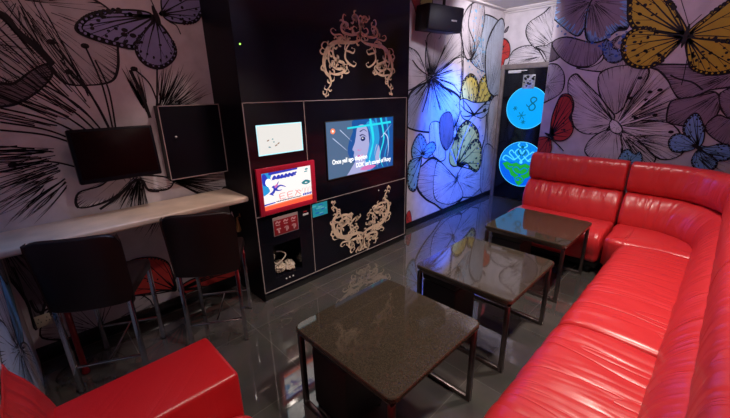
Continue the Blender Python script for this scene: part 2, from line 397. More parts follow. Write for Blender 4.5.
# ------------------------------------------------------------------ traced mural and scroll outlines, in metres on their own wall
MURALS = {
 'bar': [
  {'kind':'petal','pts':[(0.07,1.956),(0.19,1.976),(0.339,1.975),(0.487,1.945),(0.563,1.871),(0.547,1.724),(0.523,1.603),(0.474,1.533),(0.358,1.514),(0.273,1.524),(0.234,1.587),(0.191,1.713),(0.139,1.76),(0.093,1.818)],'col':'grey','n':34,'root':(0.172,1.901)},
  {'kind':'petal','pts':[(0.034,1.811),(0.093,1.818),(0.139,1.76),(0.188,1.7),(0.231,1.649),(0.235,1.615),(0.163,1.592),(0.072,1.523),(0.021,1.523),(-0.041,1.51)],'col':'grey','n':20,'root':(0.006,1.7)},
  {'kind':'petal','pts':[(-0.037,1.523),(0.021,1.523),(0.072,1.523),(0.163,1.592),(0.223,1.615),(0.222,1.559),(0.148,1.482),(0.06,1.428),(-0.005,1.414),(-0.066,1.406)],'col':'dark','n':26,'root':(-0.041,1.51)},
  {'kind':'line','pts':[(0.079,1.84),(0.113,1.82),(0.139,1.76),(0.188,1.7),(0.241,1.615)],'col':'paper','n':14,'width':0.03},
  {'kind':'line','pts':[(0.431,1.21),(0.356,1.51),(0.257,1.723)],'col':'paper','n':14,'width':0.009,'dot':1},
  {'kind':'line','pts':[(0.431,1.21),(0.432,1.5),(0.395,1.714)],'col':'paper','n':14,'width':0.009,'dot':1},
  {'kind':'line','pts':[(0.431,1.21),(0.38,1.431),(0.298,1.581)],'col':'paper','n':14,'width':0.009,'dot':1},
  {'kind':'line','pts':[(0.236,1.073),(0.116,1.127),(-0.027,1.13)],'col':'paper','n':14,'width':0.009,'dot':1},
  {'kind':'line','pts':[(0.701,1.368),(0.673,1.519),(0.605,1.605)],'col':'paper','n':14,'width':0.009,'dot':1},
  {'kind':'line','pts':[(0.406,1.212),(0.308,1.399),(0.186,1.515)],'col':'paper','n':14,'width':0.009,'dot':0},
  {'kind':'line','pts':[(0.383,1.215),(0.272,1.382),(0.139,1.482)],'col':'paper','n':14,'width':0.009,'dot':0},
  {'kind':'line','pts':[(0.359,1.217),(0.225,1.363),(0.074,1.444)],'col':'paper','n':14,'width':0.009,'dot':0},
  {'kind':'line','pts':[(0.353,1.189),(0.177,1.333),(-0.006,1.409)],'col':'paper','n':14,'width':0.009,'dot':0},
  {'kind':'line','pts':[(0.324,1.164),(0.156,1.285),(-0.022,1.343)],'col':'paper','n':14,'width':0.009,'dot':0},
  {'kind':'line','pts':[(0.322,1.153),(0.15,1.259),(-0.032,1.305)],'col':'paper','n':14,'width':0.009,'dot':0},
  {'kind':'line','pts':[(0.422,1.24),(0.363,1.476),(0.274,1.639)],'col':'paper','n':14,'width':0.009,'dot':0},
  {'kind':'line','pts':[(0.447,1.266),(0.456,1.489),(0.425,1.645)],'col':'paper','n':14,'width':0.009,'dot':0},
  {'kind':'fan','pts':[(0.431,1.21),(0.047,1.629)],'col':'paper','n':46,'root':(0.431,1.21),'spread':1.0,'r0':0.15,'r1':1.2},
  {'kind':'fan','pts':[(0.348,1.161),(-0.037,1.053)],'col':'paper','n':60,'root':(0.348,1.161),'spread':0.9,'r0':0.2,'r1':0.62},
  {'kind':'fan','pts':[(0.681,1.321),(1.004,1.731)],'col':'paper','n':46,'root':(0.681,1.321),'spread':1.0,'r0':0.04,'r1':0.4},
  {'kind':'fan','pts':[(0.635,1.312),(0.583,1.598)],'col':'paper','n':20,'root':(0.635,1.312),'spread':0.35,'r0':0.04,'r1':0.33},
  {'kind':'line','pts':[(0.67,1.322),(0.7,1.458),(0.729,1.614)],'col':'paper','n':14,'width':0.01},
  {'kind':'line','pts':[(0.583,1.598),(0.619,1.459),(0.637,1.324)],'col':'paper','n':14,'width':0.018},
  {'kind':'petal','pts':[(0.181,0.853),(0.283,0.851),(0.381,0.886),(0.48,0.957),(0.528,0.948),(0.546,0.886),(0.66,0.868),(0.693,0.93),(0.534,0.982),(0.384,0.996),(0.305,0.956),(0.199,0.935)],'col':'paper','n':14,'root':(0.422,1.001)},
  {'kind':'fan','pts':[(0.488,0.971),(0.347,0.666)],'col':'paper','n':40,'root':(0.521,1.004),'spread':0.9,'r0':0.03,'r1':0.3},
  {'kind':'fan','pts':[(0.654,0.942),(1.071,0.777)],'col':'paper','n':34,'root':(0.654,0.942),'spread':0.6,'r0':0.02,'r1':0.45},
  {'kind':'fan','pts':[(0.699,0.852),(0.468,0.418)],'col':'paper','n':34,'root':(0.681,0.855),'spread':0.8,'r0':0.08,'r1':0.36},
  {'kind':'line','pts':[(0.276,0.819),(0.378,0.875),(0.479,0.952),(0.523,0.944),(0.546,0.882),(0.605,0.862)],'col':'paper','n':14,'width':0.014},
  {'kind':'line','pts':[(0.978,0.745),(1.027,0.803),(1.079,0.785),(1.17,0.718)],'col':'paper','n':14,'width':0.016},
  {'kind':'petal','pts':[(-0.251,0.839),(-0.126,0.758),(-0.031,0.658),(-0.016,0.498),(-0.073,0.361),(-0.152,0.203),(-0.149,0.396),(-0.202,0.601),(-0.301,0.639)],'col':'dark','n':26,'root':(-0.164,0.759)},
  {'kind':'line','pts':[(-0.134,0.389),(-0.12,0.305),(-0.057,0.314),(-0.016,0.335)],'col':'paper','n':14,'width':0.012},
  {'kind':'petal','pts':[(-0.016,0.335),(0.22,0.299),(0.416,0.137),(0.375,-0.082),(0.145,-0.072),(-0.03,0.065),(-0.144,0.164)],'col':'grey','n':22,'root':(0.118,0.057)},
  {'kind':'wing','pts':[(0.583,0.142),(0.581,0.285),(0.559,0.377),(0.472,0.438),(0.347,0.447),(0.258,0.354),(0.262,0.237),(0.385,0.197),(0.516,0.171)],'col':'red','n':9,'root':(0.583,0.142),'spots':4},
  {'kind':'wing','pts':[(0.601,0.134),(0.685,0.18),(0.813,0.17),(0.999,0.158),(1.094,0.122),(1.091,-0.032),(0.891,-0.028),(0.695,0.026)],'col':'red','n':9,'root':(0.601,0.134),'spots':4},
  {'kind':'fan','pts':[(0.736,0.058),(0.857,0.11)],'col':'paper','n':26,'root':(0.736,0.058),'spread':6.2,'r0':0.0,'r1':0.1},
  {'kind':'wing','pts':[(0.813,1.931),(0.849,2.042),(1.042,2.103),(1.102,2.032),(1.053,1.952),(1.008,1.898),(0.918,1.877),(0.837,1.887)],'col':'violet','n':8,'root':(0.795,1.913),'spots':8},
  {'kind':'wing','pts':[(0.741,1.914),(0.632,1.916),(0.506,1.89),(0.423,1.855),(0.376,1.81),(0.381,1.776),(0.45,1.746),(0.539,1.724),(0.622,1.714),(0.65,1.747),(0.707,1.812),(0.748,1.87)],'col':'violet','n':10,'root':(0.777,1.904),'spots':12},
  {'kind':'wing','pts':[(0.754,1.863),(0.663,1.778),(0.631,1.699),(0.665,1.631),(0.739,1.609),(0.811,1.644),(0.855,1.704),(0.842,1.777),(0.806,1.845),(0.772,1.872)],'col':'violet','n':8,'root':(0.77,1.887),'spots':5},
  {'kind':'body','pts':[(0.764,1.955),(0.791,1.851)],'col':'paper','n':14},
  {'kind':'line','pts':[(0.752,2.012),(0.772,1.956),(0.779,1.911)],'col':'paper','n':14,'width':0.006},
  {'kind':'line','pts':[(0.844,1.88),(0.882,1.86),(0.899,1.814)],'col':'paper','n':14,'width':0.006},
 ],
 'side': [
  {'kind':'petal','pts':[(3.943,1.855),(3.913,2.002),(3.961,2.104),(4.155,2.247),(4.375,2.297),(4.7,2.228),(4.725,1.955),(4.718,1.667),(4.365,1.673),(4.123,1.734)],'col':'pale','n':22,'root':(4.373,1.631)},
  {'kind':'petal','pts':[(3.195,1.632),(3.148,1.744),(3.16,1.899),(3.233,2.014),(3.796,2.206),(3.923,2.197),(3.866,2.047),(3.856,1.924),(3.818,1.823),(3.65,1.778),(3.43,1.65),(3.322,1.624)],'col':'grey','n':30,'root':(3.26,1.599)},
  {'kind':'petal','pts':[(3.176,1.598),(3.048,1.783),(2.932,1.841),(2.825,1.813),(2.833,1.472),(3.098,1.539)],'col':'paper','n':16,'root':(3.261,1.587)},
  {'kind':'petal','pts':[(3.345,1.612),(3.562,1.714),(3.843,1.824),(3.864,1.439),(3.677,1.518),(3.437,1.566)],'col':'paper','n':18,'root':(3.282,1.588)},
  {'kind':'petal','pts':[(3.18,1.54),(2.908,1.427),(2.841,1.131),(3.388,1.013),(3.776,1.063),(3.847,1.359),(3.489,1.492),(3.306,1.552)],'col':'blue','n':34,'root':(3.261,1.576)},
  {'kind':'fan','pts':[(3.261,1.587),(3.421,1.192)],'col':'paper','n':50,'root':(3.261,1.587),'spread':3.0,'r0':0.02,'r1':0.42},
  {'kind':'fan','pts':[(3.261,1.587),(3.24,1.905)],'col':'paper','n':30,'root':(3.261,1.587),'spread':1.6,'r0':0.02,'r1':0.22},
  {'kind':'line','pts':[(3.848,2.188),(3.816,2.043),(3.818,1.823),(3.868,1.622),(3.87,1.385)],'col':'paper','n':14,'width':0.012},
  {'kind':'line','pts':[(3.43,1.65),(3.56,1.738),(3.794,1.809),(3.949,1.809)],'col':'paper','n':14,'width':0.01},
  {'kind':'line','pts':[(3.233,2.014),(3.349,2.133),(3.402,2.006),(3.362,1.958)],'col':'paper','n':14,'width':0.006},
  {'kind':'petal','pts':[(4.723,1.638),(4.725,1.955),(4.88,2.022),(5.151,1.646),(5.183,1.029),(4.814,1.02),(4.716,1.339)],'col':'paper','n':16,'root':(4.953,1.044)},
  {'kind':'petal','pts':[(4.513,0.817),(4.532,1.33),(4.767,1.822),(4.964,1.319),(4.99,-0.005),(4.61,0.073),(4.236,0.178)],'col':'grey','n':18,'root':(4.758,0.073)},
  {'kind':'wing','pts':[(4.175,1.18),(3.918,1.207),(3.836,1.359),(3.877,1.544),(4.025,1.638),(4.171,1.601),(4.268,1.463),(4.277,1.291)],'col':'yellow','n':8,'root':(4.197,1.15),'spots':12},
  {'kind':'wing','pts':[(4.205,1.179),(4.259,1.406),(4.278,1.547),(4.373,1.626),(4.555,1.658),(4.715,1.579),(4.684,1.4),(4.571,1.221),(4.393,1.139)],'col':'yellow','n':8,'root':(4.197,1.15),'spots':12},
  {'kind':'wing','pts':[(4.179,1.151),(4.054,1.101),(3.896,1.166),(3.839,1.332),(3.954,1.357),(4.185,1.309),(4.49,1.314),(4.663,1.37),(4.577,1.191),(4.398,1.109)],'col':'blue','n':12,'root':(4.195,1.165),'spots':5},
  {'kind':'petal','pts':[(3.275,1.119),(3.454,1.107),(3.552,0.888),(3.597,0.695),(3.433,0.686),(3.321,0.793),(3.261,0.948)],'col':'paper','n':10,'root':(3.433,0.686)},
  {'kind':'petal','pts':[(4.067,0.562),(4.526,0.531),(4.711,0.352),(4.592,0.139),(4.378,0.067),(3.953,0.157),(3.864,0.387)],'col':'paper','n':18,'root':(3.929,0.368)},
  {'kind':'petal','pts':[(3.669,0.538),(3.432,0.702),(3.299,0.735),(3.152,0.681),(3.035,0.625),(3.066,0.44),(3.223,0.282),(3.415,0.173),(3.656,0.029),(3.9,0.061),(4.055,0.136),(3.868,0.352)],'col':'grey','n':34,'root':(3.897,0.374)},
  {'kind':'petal','pts':[(3.732,0.495),(3.46,0.682),(3.388,0.568),(3.376,0.346),(3.469,0.194),(3.771,0.09),(4.055,0.136),(3.898,0.364)],'col':'paper','n':20,'root':(3.897,0.374)},
  {'kind':'fan','pts':[(3.897,0.374),(3.603,0.63)],'col':'paper','n':24,'root':(3.897,0.374),'spread':3,'r0':0.0,'r1':0.12},
  {'kind':'petal','pts':[(4.272,0.051),(4.585,0.18),(4.778,0.419),(4.902,0.2),(4.916,-0.09),(4.702,-0.043)],'col':'grey','n':16,'root':(4.626,-0.067)},
  {'kind':'wing','pts':[(3.845,0.561),(3.708,0.615),(3.678,0.748),(3.779,0.896),(3.882,1.046),(4.062,1.097),(4.297,0.981),(4.368,0.838),(4.213,0.716),(3.964,0.611)],'col':'yellow','n':9,'root':(3.875,0.573),'spots':16},
  {'kind':'wing','pts':[(3.875,0.573),(4.078,0.732),(4.276,0.847),(4.437,0.76),(4.472,0.502),(4.384,0.413),(4.211,0.487),(4.065,0.579)],'col':'yellow','n':7,'root':(3.875,0.573),'spots':8},
  {'kind':'line','pts':[(3.478,1.134),(3.547,0.95),(3.704,0.777),(3.842,0.595)],'col':'blue','n':14,'width':0.022},
  {'kind':'line','pts':[(4.284,1.149),(4.103,1.029),(3.964,0.878),(3.838,0.629)],'col':'blue','n':14,'width':0.014},
  {'kind':'wing','pts':[(3.124,0.765),(2.983,0.764),(2.944,0.868),(2.999,0.974),(3.088,1.027),(3.187,0.955),(3.218,0.835)],'col':'cyan','n':7,'root':(3.146,0.8),'spots':8},
  {'kind':'wing','pts':[(3.147,0.786),(3.214,0.894),(3.338,0.916),(3.395,0.844),(3.322,0.778),(3.223,0.746)],'col':'cyan','n':6,'root':(3.146,0.8),'spots':5},
  {'kind':'wing','pts':[(3.124,0.759),(3.084,0.588),(3.033,0.415),(2.91,0.47),(2.887,0.65),(2.929,0.757)],'col':'cyan','n':7,'root':(3.132,0.787),'spots':8},
  {'kind':'wing','pts':[(2.932,0.207),(2.967,0.136),(2.97,0.039),(2.889,0.062),(2.886,0.172)],'col':'red','n':4,'root':(2.902,0.105),'spots':2},
  {'kind':'petal','pts':[(2.811,2.431),(3.101,2.523),(3.227,2.295),(3.238,2.121),(3.144,2.014),(3.046,2.057),(2.948,2.19)],'col':'red','n':10,'root':(3.194,2.29)},
  {'kind':'petal','pts':[(3.036,2.268),(3.094,2.359),(3.222,2.362),(3.201,2.179),(3.056,2.178)],'col':'yellow','n':3,'root':(3.194,2.29)},
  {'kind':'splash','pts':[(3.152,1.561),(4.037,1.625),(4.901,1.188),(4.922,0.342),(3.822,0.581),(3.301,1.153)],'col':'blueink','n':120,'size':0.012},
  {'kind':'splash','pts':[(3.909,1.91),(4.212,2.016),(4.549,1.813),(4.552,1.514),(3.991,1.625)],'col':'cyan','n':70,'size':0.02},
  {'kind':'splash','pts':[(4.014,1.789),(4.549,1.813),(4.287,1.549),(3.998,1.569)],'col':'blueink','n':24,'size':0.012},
  {'kind':'fan','pts':[(3.779,0.984),(4.06,1.457)],'col':'paper','n':60,'root':(3.779,0.984),'spread':6.2,'r0':0.02,'r1':0.22},
  {'kind':'fan','pts':[(3.255,1.591),(3.244,1.755)],'col':'paper','n':60,'root':(3.255,1.591),'spread':6.2,'r0':0.02,'r1':0.16},
  {'kind':'petal','pts':[(3.452,1.166),(3.627,1.222),(3.723,1.104),(3.723,0.896),(3.605,0.791),(3.471,0.921)],'col':'dark','n':12,'root':(3.605,0.791)},
  {'kind':'line','pts':[(2.933,1.741),(3.064,1.654),(3.255,1.591)],'col':'paper','n':14,'width':0.012},
  {'kind':'line','pts':[(3.132,1.932),(3.193,1.752),(3.255,1.591)],'col':'paper','n':14,'width':0.012},
  {'kind':'line','pts':[(3.485,1.912),(3.37,1.741),(3.255,1.591)],'col':'paper','n':14,'width':0.012},
  {'kind':'line','pts':[(3.644,1.67),(3.416,1.624),(3.255,1.591)],'col':'paper','n':14,'width':0.012},
  {'kind':'line','pts':[(2.992,1.417),(3.138,1.513),(3.255,1.591)],'col':'paper','n':14,'width':0.012},
  {'kind':'line','pts':[(3.117,1.246),(3.195,1.414),(3.255,1.591)],'col':'paper','n':14,'width':0.012},
  {'kind':'line','pts':[(3.445,1.252),(3.357,1.411),(3.255,1.591)],'col':'paper','n':14,'width':0.012},
  {'kind':'line','pts':[(3.671,1.406),(3.443,1.523),(3.255,1.591)],'col':'paper','n':14,'width':0.012},
  {'kind':'petal','pts':[(3.791,2.182),(3.937,2.346),(4.194,2.411),(4.271,2.235),(4.173,1.96),(3.969,1.787),(3.821,1.935)],'col':'grey','n':22,'root':(4.062,1.769)},
  {'kind':'petal','pts':[(4.36,1.861),(4.485,2.149),(4.751,2.288),(4.91,1.829),(4.859,1.386),(4.509,1.453)],'col':'pale','n':18,'root':(4.532,1.33)},
  {'kind':'petal','pts':[(4.554,1.203),(4.743,1.388),(4.948,1.253),(4.927,0.775),(4.651,0.666)],'col':'paper','n':16,'root':(4.598,0.645)},
  {'kind':'petal','pts':[(4.508,0.683),(4.697,0.73),(4.923,0.489),(4.821,0.06),(4.516,0.122)],'col':'grey','n':14,'root':(4.58,0.079)},
  {'kind':'splash','pts':[(3.944,2.298),(4.199,2.382),(4.307,2.024),(4.052,1.844)],'col':'cyan','n':40,'size':0.02},
  {'kind':'line','pts':[(3.975,2.381),(3.921,2.146),(4.081,1.953),(4.017,1.767)],'col':'paper','n':14,'width':0.016},
  {'kind':'line','pts':[(3.716,2.125),(3.848,1.886),(3.843,1.568),(3.951,1.23)],'col':'paper','n':14,'width':0.014},
  {'kind':'fan','pts':[(4.014,1.789),(4.149,2.117)],'col':'paper','n':26,'root':(4.017,1.767),'spread':1.6,'r0':0.02,'r1':0.3},
 ],
 'far': [
  {'kind':'petal','pts':[(-2.215,1.79),(-2.179,1.911),(-2.04,1.965),(-1.898,1.94),(-1.792,1.814),(-1.771,1.737),(-1.963,1.717),(-2.209,1.732)],'col':'paper','n':26,'root':(-1.762,1.833)},
  {'kind':'petal','pts':[(-1.687,2.447),(-1.769,2.374),(-1.855,2.298),(-2.001,2.227),(-2.036,2.137),(-2.001,2.036),(-1.921,1.943),(-1.826,1.902),(-1.745,1.957),(-1.631,2.047)],'col':'paper','n':30,'root':(-1.651,1.886)},
  {'kind':'petal','pts':[(-1.898,1.94),(-1.825,1.897),(-1.759,1.811),(-1.747,1.725),(-1.585,1.714),(-1.626,2.006),(-1.766,1.949)],'col':'grey','n':12,'root':(-1.597,1.798)},
  {'kind':'wing','pts':[(-2.384,2.055),(-2.31,2.081),(-2.241,2.029),(-2.211,1.937),(-2.222,1.847),(-2.27,1.823),(-2.287,1.737),(-2.336,1.704),(-2.372,1.859)],'col':'red','n':7,'root':(-2.367,1.882),'spots':5},
  {'kind':'petal','pts':[(-2.317,2.149),(-2.284,2.2),(-2.26,2.208),(-2.28,2.155)],'col':'dark','n':3,'root':(-2.316,2.144)},
  {'kind':'petal','pts':[(-2.344,2.415),(-2.283,2.418),(-2.262,2.402),(-2.305,2.396)],'col':'dark','n':3,'root':(-2.344,2.415)},
 ],
 'panel': [
  {'kind':'petal','pts':[(-1.191,1.634),(-0.963,1.589),(-0.802,1.621),(-0.796,1.738),(-0.864,1.88),(-0.962,1.813),(-0.98,1.693),(-1.069,1.637)],'col':'grey','n':26,'root':(-0.853,1.917)},
  {'kind':'petal','pts':[(-1.512,1.71),(-1.357,1.743),(-1.323,1.891),(-1.444,1.893),(-1.529,1.846)],'col':'dark','n':18,'root':(-1.384,1.94)},
  {'kind':'petal','pts':[(-1.443,1.882),(-1.317,1.922),(-1.081,1.845),(-0.972,1.853),(-0.991,1.735),(-1.07,1.648),(-1.215,1.657),(-1.358,1.754)],'col':'mauve','n':34,'root':(-1.152,2.171)},
  {'kind':'petal','pts':[(-1.503,1.641),(-1.382,1.683),(-1.291,1.584),(-1.286,1.427),(-1.393,1.34),(-1.51,1.323)],'col':'grey','n':24,'root':(-1.437,1.5)},
  {'kind':'petal','pts':[(-1.472,2.265),(-1.482,2.143),(-1.399,2.047),(-1.234,1.923),(-1.179,1.967),(-1.155,2.094),(-1.154,2.249),(-1.36,2.365)],'col':'mauve','n':34,'root':(-1.147,2.205),'rim':'blue'},
  {'kind':'petal','pts':[(-1.155,2.191),(-1.171,2.017),(-1.125,1.87),(-1.007,1.857),(-0.907,1.924),(-0.83,1.933),(-0.832,2.046),(-0.884,2.2),(-1.042,2.303)],'col':'mauve','n':36,'root':(-1.147,2.205),'rim':'blue'},
  {'kind':'fan','pts':[(-1.147,2.205),(-1.129,2.09)],'col':'paper','n':26,'root':(-1.15,2.219),'spread':6.2,'r0':0.02,'r1':0.15},
  {'kind':'wing','pts':[(-1.0,1.816),(-0.966,1.863),(-0.912,1.788),(-0.842,1.752),(-0.814,1.691),(-0.881,1.656),(-0.963,1.702)],'col':'blue2','n':6,'root':(-0.966,1.863),'spots':14},
  {'kind':'petal','pts':[(-0.982,1.571),(-0.953,1.389),(-0.866,1.271),(-0.79,1.218),(-0.675,1.386),(-0.624,1.484),(-0.628,1.601),(-0.824,1.633)],'col':'grey','n':34,'root':(-0.772,1.111)},
  {'kind':'petal','pts':[(-0.816,1.142),(-0.802,1.196),(-0.877,1.282),(-0.949,1.368),(-1.114,1.523),(-1.185,1.581),(-1.241,1.528),(-1.226,1.393),(-1.177,1.233),(-1.135,1.094),(-1.016,1.019),(-0.859,1.051)],'col':'paper','n':44,'root':(-0.795,1.132)},
  {'kind':'petal','pts':[(-0.805,1.076),(-0.896,1.037),(-0.975,0.952),(-0.994,0.844),(-0.895,0.771),(-0.715,0.768),(-0.697,0.939),(-0.741,1.036)],'col':'paper','n':30,'root':(-0.778,1.089)},
  {'kind':'petal','pts':[(-0.722,1.037),(-0.616,1.054),(-0.485,0.999),(-0.433,0.812),(-0.528,0.757),(-0.646,0.81)],'col':'paper','n':24,'root':(-0.771,1.1)},
  {'kind':'petal','pts':[(-0.748,1.079),(-0.6,1.16),(-0.362,1.129),(-0.258,0.915),(-0.404,0.837),(-0.609,1.012)],'col':'paper','n':28,'root':(-0.771,1.1)},
  {'kind':'fan','pts':[(-0.782,1.11),(-0.478,1.403)],'col':'paper','n':44,'root':(-0.782,1.11),'spread':1.25,'r0':0.03,'r1':0.6},
  {'kind':'fan','pts':[(-0.708,1.005),(-0.372,0.841)],'col':'paper','n':28,'root':(-0.711,1.027),'spread':1.1,'r0':0.03,'r1':0.42},
  {'kind':'line','pts':[(-0.776,1.106),(-0.719,1.316),(-0.668,1.522)],'col':'white','n':14,'width':0.012},
  {'kind':'line','pts':[(-0.774,1.096),(-0.718,1.307),(-0.668,1.522)],'col':'paper','n':14,'width':0.004,'dot':1},
  {'kind':'line','pts':[(-0.776,1.106),(-0.672,1.256),(-0.576,1.404)],'col':'white','n':14,'width':0.012},
  {'kind':'line','pts':[(-0.774,1.096),(-0.67,1.247),(-0.576,1.404)],'col':'paper','n':14,'width':0.004,'dot':1},
  {'kind':'line','pts':[(-0.776,1.106),(-0.677,1.221),(-0.585,1.337)],'col':'white','n':14,'width':0.012},
  {'kind':'line','pts':[(-0.774,1.096),(-0.675,1.212),(-0.585,1.337)],'col':'paper','n':14,'width':0.004,'dot':1},
  {'kind':'line','pts':[(-0.776,1.106),(-0.704,1.14),(-0.637,1.182)],'col':'white','n':14,'width':0.012},
  {'kind':'line','pts':[(-0.774,1.096),(-0.703,1.131),(-0.637,1.182)],'col':'paper','n':14,'width':0.004,'dot':1},
  {'kind':'line','pts':[(-0.776,1.106),(-0.564,1.085),(-0.371,1.074)],'col':'white','n':14,'width':0.012},
  {'kind':'line','pts':[(-0.774,1.096),(-0.563,1.076),(-0.371,1.074)],'col':'paper','n':14,'width':0.004,'dot':1},
  {'kind':'line','pts':[(-0.776,1.106),(-0.636,1.265),(-0.51,1.419)],'col':'white','n':14,'width':0.012},
  {'kind':'line','pts':[(-0.774,1.096),(-0.635,1.256),(-0.51,1.419)],'col':'paper','n':14,'width':0.004,'dot':1},
  {'kind':'line','pts':[(-0.776,1.106),(-0.636,1.156),(-0.506,1.212)],'col':'white','n':14,'width':0.012},
  {'kind':'line','pts':[(-0.774,1.096),(-0.634,1.147),(-0.506,1.212)],'col':'paper','n':14,'width':0.004,'dot':1},
  {'kind':'line','pts':[(-0.776,1.106),(-0.742,1.228),(-0.711,1.355)],'col':'white','n':14,'width':0.012},
  {'kind':'line','pts':[(-0.774,1.096),(-0.741,1.219),(-0.711,1.355)],'col':'paper','n':14,'width':0.004,'dot':1},
  {'kind':'petal','pts':[(-0.829,1.108),(-0.819,1.163),(-0.769,1.143),(-0.721,1.081),(-0.741,1.036),(-0.801,1.054)],'col':'white','n':5,'root':(-0.771,1.1)},
  {'kind':'petal','pts':[(-0.669,1.629),(-0.556,1.582),(-0.474,1.498),(-0.426,1.417),(-0.363,1.346),(-0.273,1.365),(-0.193,1.412),(-0.058,1.446),(-0.054,1.554),(-0.261,1.602)],'col':'mauve','n':30,'root':(-0.078,1.537)},
  {'kind':'petal','pts':[(-0.363,1.346),(-0.423,1.316),(-0.42,1.171),(-0.382,1.147),(-0.305,1.129),(-0.166,1.136),(-0.116,1.22),(-0.116,1.335),(-0.176,1.402),(-0.273,1.365)],'col':'mauve','n':34,'root':(-0.106,1.41)},
  {'kind':'petal','pts':[(-0.128,1.392),(-0.027,1.427),(0.04,1.243),(-0.033,1.2),(-0.082,1.24),(-0.116,1.307)],'col':'mauve','n':14,'root':(-0.003,1.317)},
  {'kind':'petal','pts':[(-0.165,1.13),(-0.109,1.221),(-0.032,1.194),(0.04,1.243),(0.102,1.019),(0.011,0.988),(-0.102,1.043)],'col':'mauve','n':22,'root':(0.009,1.261)},
  {'kind':'line','pts':[(-0.381,1.676),(-0.376,1.533),(-0.377,1.455)],'col':'paper','n':14,'width':0.006},
  {'kind':'line','pts':[(-0.465,1.538),(-0.41,1.506),(-0.31,1.473),(-0.237,1.413)],'col':'paper','n':14,'width':0.012},
  {'kind':'wing','pts':[(-0.42,1.864),(-0.527,2.034),(-0.606,2.133),(-0.735,2.243),(-0.905,2.276),(-0.868,2.161),(-0.837,2.0),(-0.758,1.915),(-0.599,1.85),(-0.468,1.809)],'col':'gold','n':10,'root':(-0.426,1.834),'spots':9},
  {'kind':'wing','pts':[(-0.434,1.822),(-0.555,1.863),(-0.71,1.927),(-0.808,1.912),(-0.852,1.841),(-0.83,1.712),(-0.759,1.628),(-0.65,1.596),(-0.559,1.634),(-0.495,1.712)],'col':'gold','n':10,'root':(-0.426,1.822),'spots':16},
  {'kind':'wing','pts':[(-0.411,1.855),(-0.315,1.968),(-0.216,2.049),(-0.147,2.083),(-0.072,1.963),(-0.058,1.788),(-0.155,1.758),(-0.32,1.793)],'col':'gold','n':10,'root':(-0.416,1.829),'spots':9},
  {'kind':'wing','pts':[(-0.413,1.811),(-0.32,1.793),(-0.155,1.758),(-0.063,1.757),(-0.04,1.59),(-0.107,1.535),(-0.196,1.522),(-0.284,1.544),(-0.345,1.592),(-0.398,1.713)],'col':'gold','n':10,'root':(-0.414,1.82),'spots':16},
  {'kind':'body','pts':[(-0.416,1.915),(-0.433,1.743)],'col':'paper','n':14},
  {'kind':'line','pts':[(-0.421,1.908),(-0.463,2.007),(-0.528,2.153)],'col':'paper','n':14,'width':0.005},
  {'kind':'line','pts':[(-0.417,1.907),(-0.4,1.922),(-0.357,1.975)],'col':'paper','n':14,'width':0.005},
  {'kind':'wing','pts':[(-0.191,0.971),(-0.286,1.072),(-0.297,1.155),(-0.261,1.227),(-0.22,1.218),(-0.163,1.1),(-0.155,0.994)],'col':'blue3','n':8,'root':(-0.177,0.966),'spots':9},
  {'kind':'wing','pts':[(-0.188,0.958),(-0.278,0.91),(-0.339,0.919),(-0.373,0.992),(-0.34,1.059),(-0.265,1.049)],'col':'blue3','n':8,'root':(-0.177,0.966),'spots':4},
  {'kind':'wing','pts':[(-0.163,0.973),(-0.117,0.971),(-0.048,0.997),(0.011,0.988),(0.038,0.895),(-0.056,0.86),(-0.121,0.915)],'col':'blue3','n':8,'root':(-0.173,0.96),'spots':9},
  {'kind':'wing','pts':[(-0.174,0.935),(-0.193,0.848),(-0.161,0.788),(-0.089,0.759),(-0.04,0.803),(-0.043,0.865),(-0.122,0.923)],'col':'blue3','n':8,'root':(-0.171,0.952),'spots':4},
  {'kind':'body','pts':[(-0.205,0.984),(-0.139,0.928)],'col':'paper','n':14},
  {'kind':'wing','pts':[(-1.337,0.992),(-1.347,1.158),(-1.32,1.301),(-1.283,1.389),(-1.21,1.388),(-1.163,1.313),(-1.159,1.233),(-1.173,1.175),(-1.136,1.106),(-1.138,1.011),(-1.202,0.942),(-1.294,0.94)],'col':'red','n':12,'root':(-1.343,0.981),'spots':4},
  {'kind':'wing','pts':[(-1.349,0.961),(-1.317,0.901),(-1.311,0.813),(-1.366,0.756),(-1.489,0.73),(-1.538,0.922),(-1.442,0.96)],'col':'red','n':8,'root':(-1.349,0.961),'spots':3},
  {'kind':'body','pts':[(-1.399,1.008),(-1.291,0.953)],'col':'paper','n':14},
  {'kind':'line','pts':[(-1.331,0.95),(-1.253,0.894),(-1.187,0.833)],'col':'paper','n':14,'width':0.01},
  {'kind':'splash','pts':[(-1.463,2.09),(-1.201,1.927),(-0.914,1.885),(-0.806,1.983),(-0.788,1.799),(-0.831,1.614),(-0.967,1.691),(-1.104,1.839),(-1.381,1.956)],'col':'blue2','n':110,'size':0.016},
  {'kind':'splash','pts':[(-1.109,1.874),(-0.847,1.925),(-0.796,1.628),(-0.948,1.672)],'col':'blueink','n':30,'size':0.014},
  {'kind':'wing','pts':[(-0.706,0.769),(-0.685,0.874),(-0.641,0.904),(-0.591,0.861),(-0.551,0.887),(-0.525,0.791),(-0.619,0.757)],'col':'cyan','n':6,'root':(-0.619,0.78),'spots':6},
  {'kind':'fan','pts':[(-0.142,0.857),(0.085,0.762)],'col':'paper','n':14,'root':(-0.22,0.933),'spread':0.8,'r0':0.05,'r1':0.3},
 ],
}
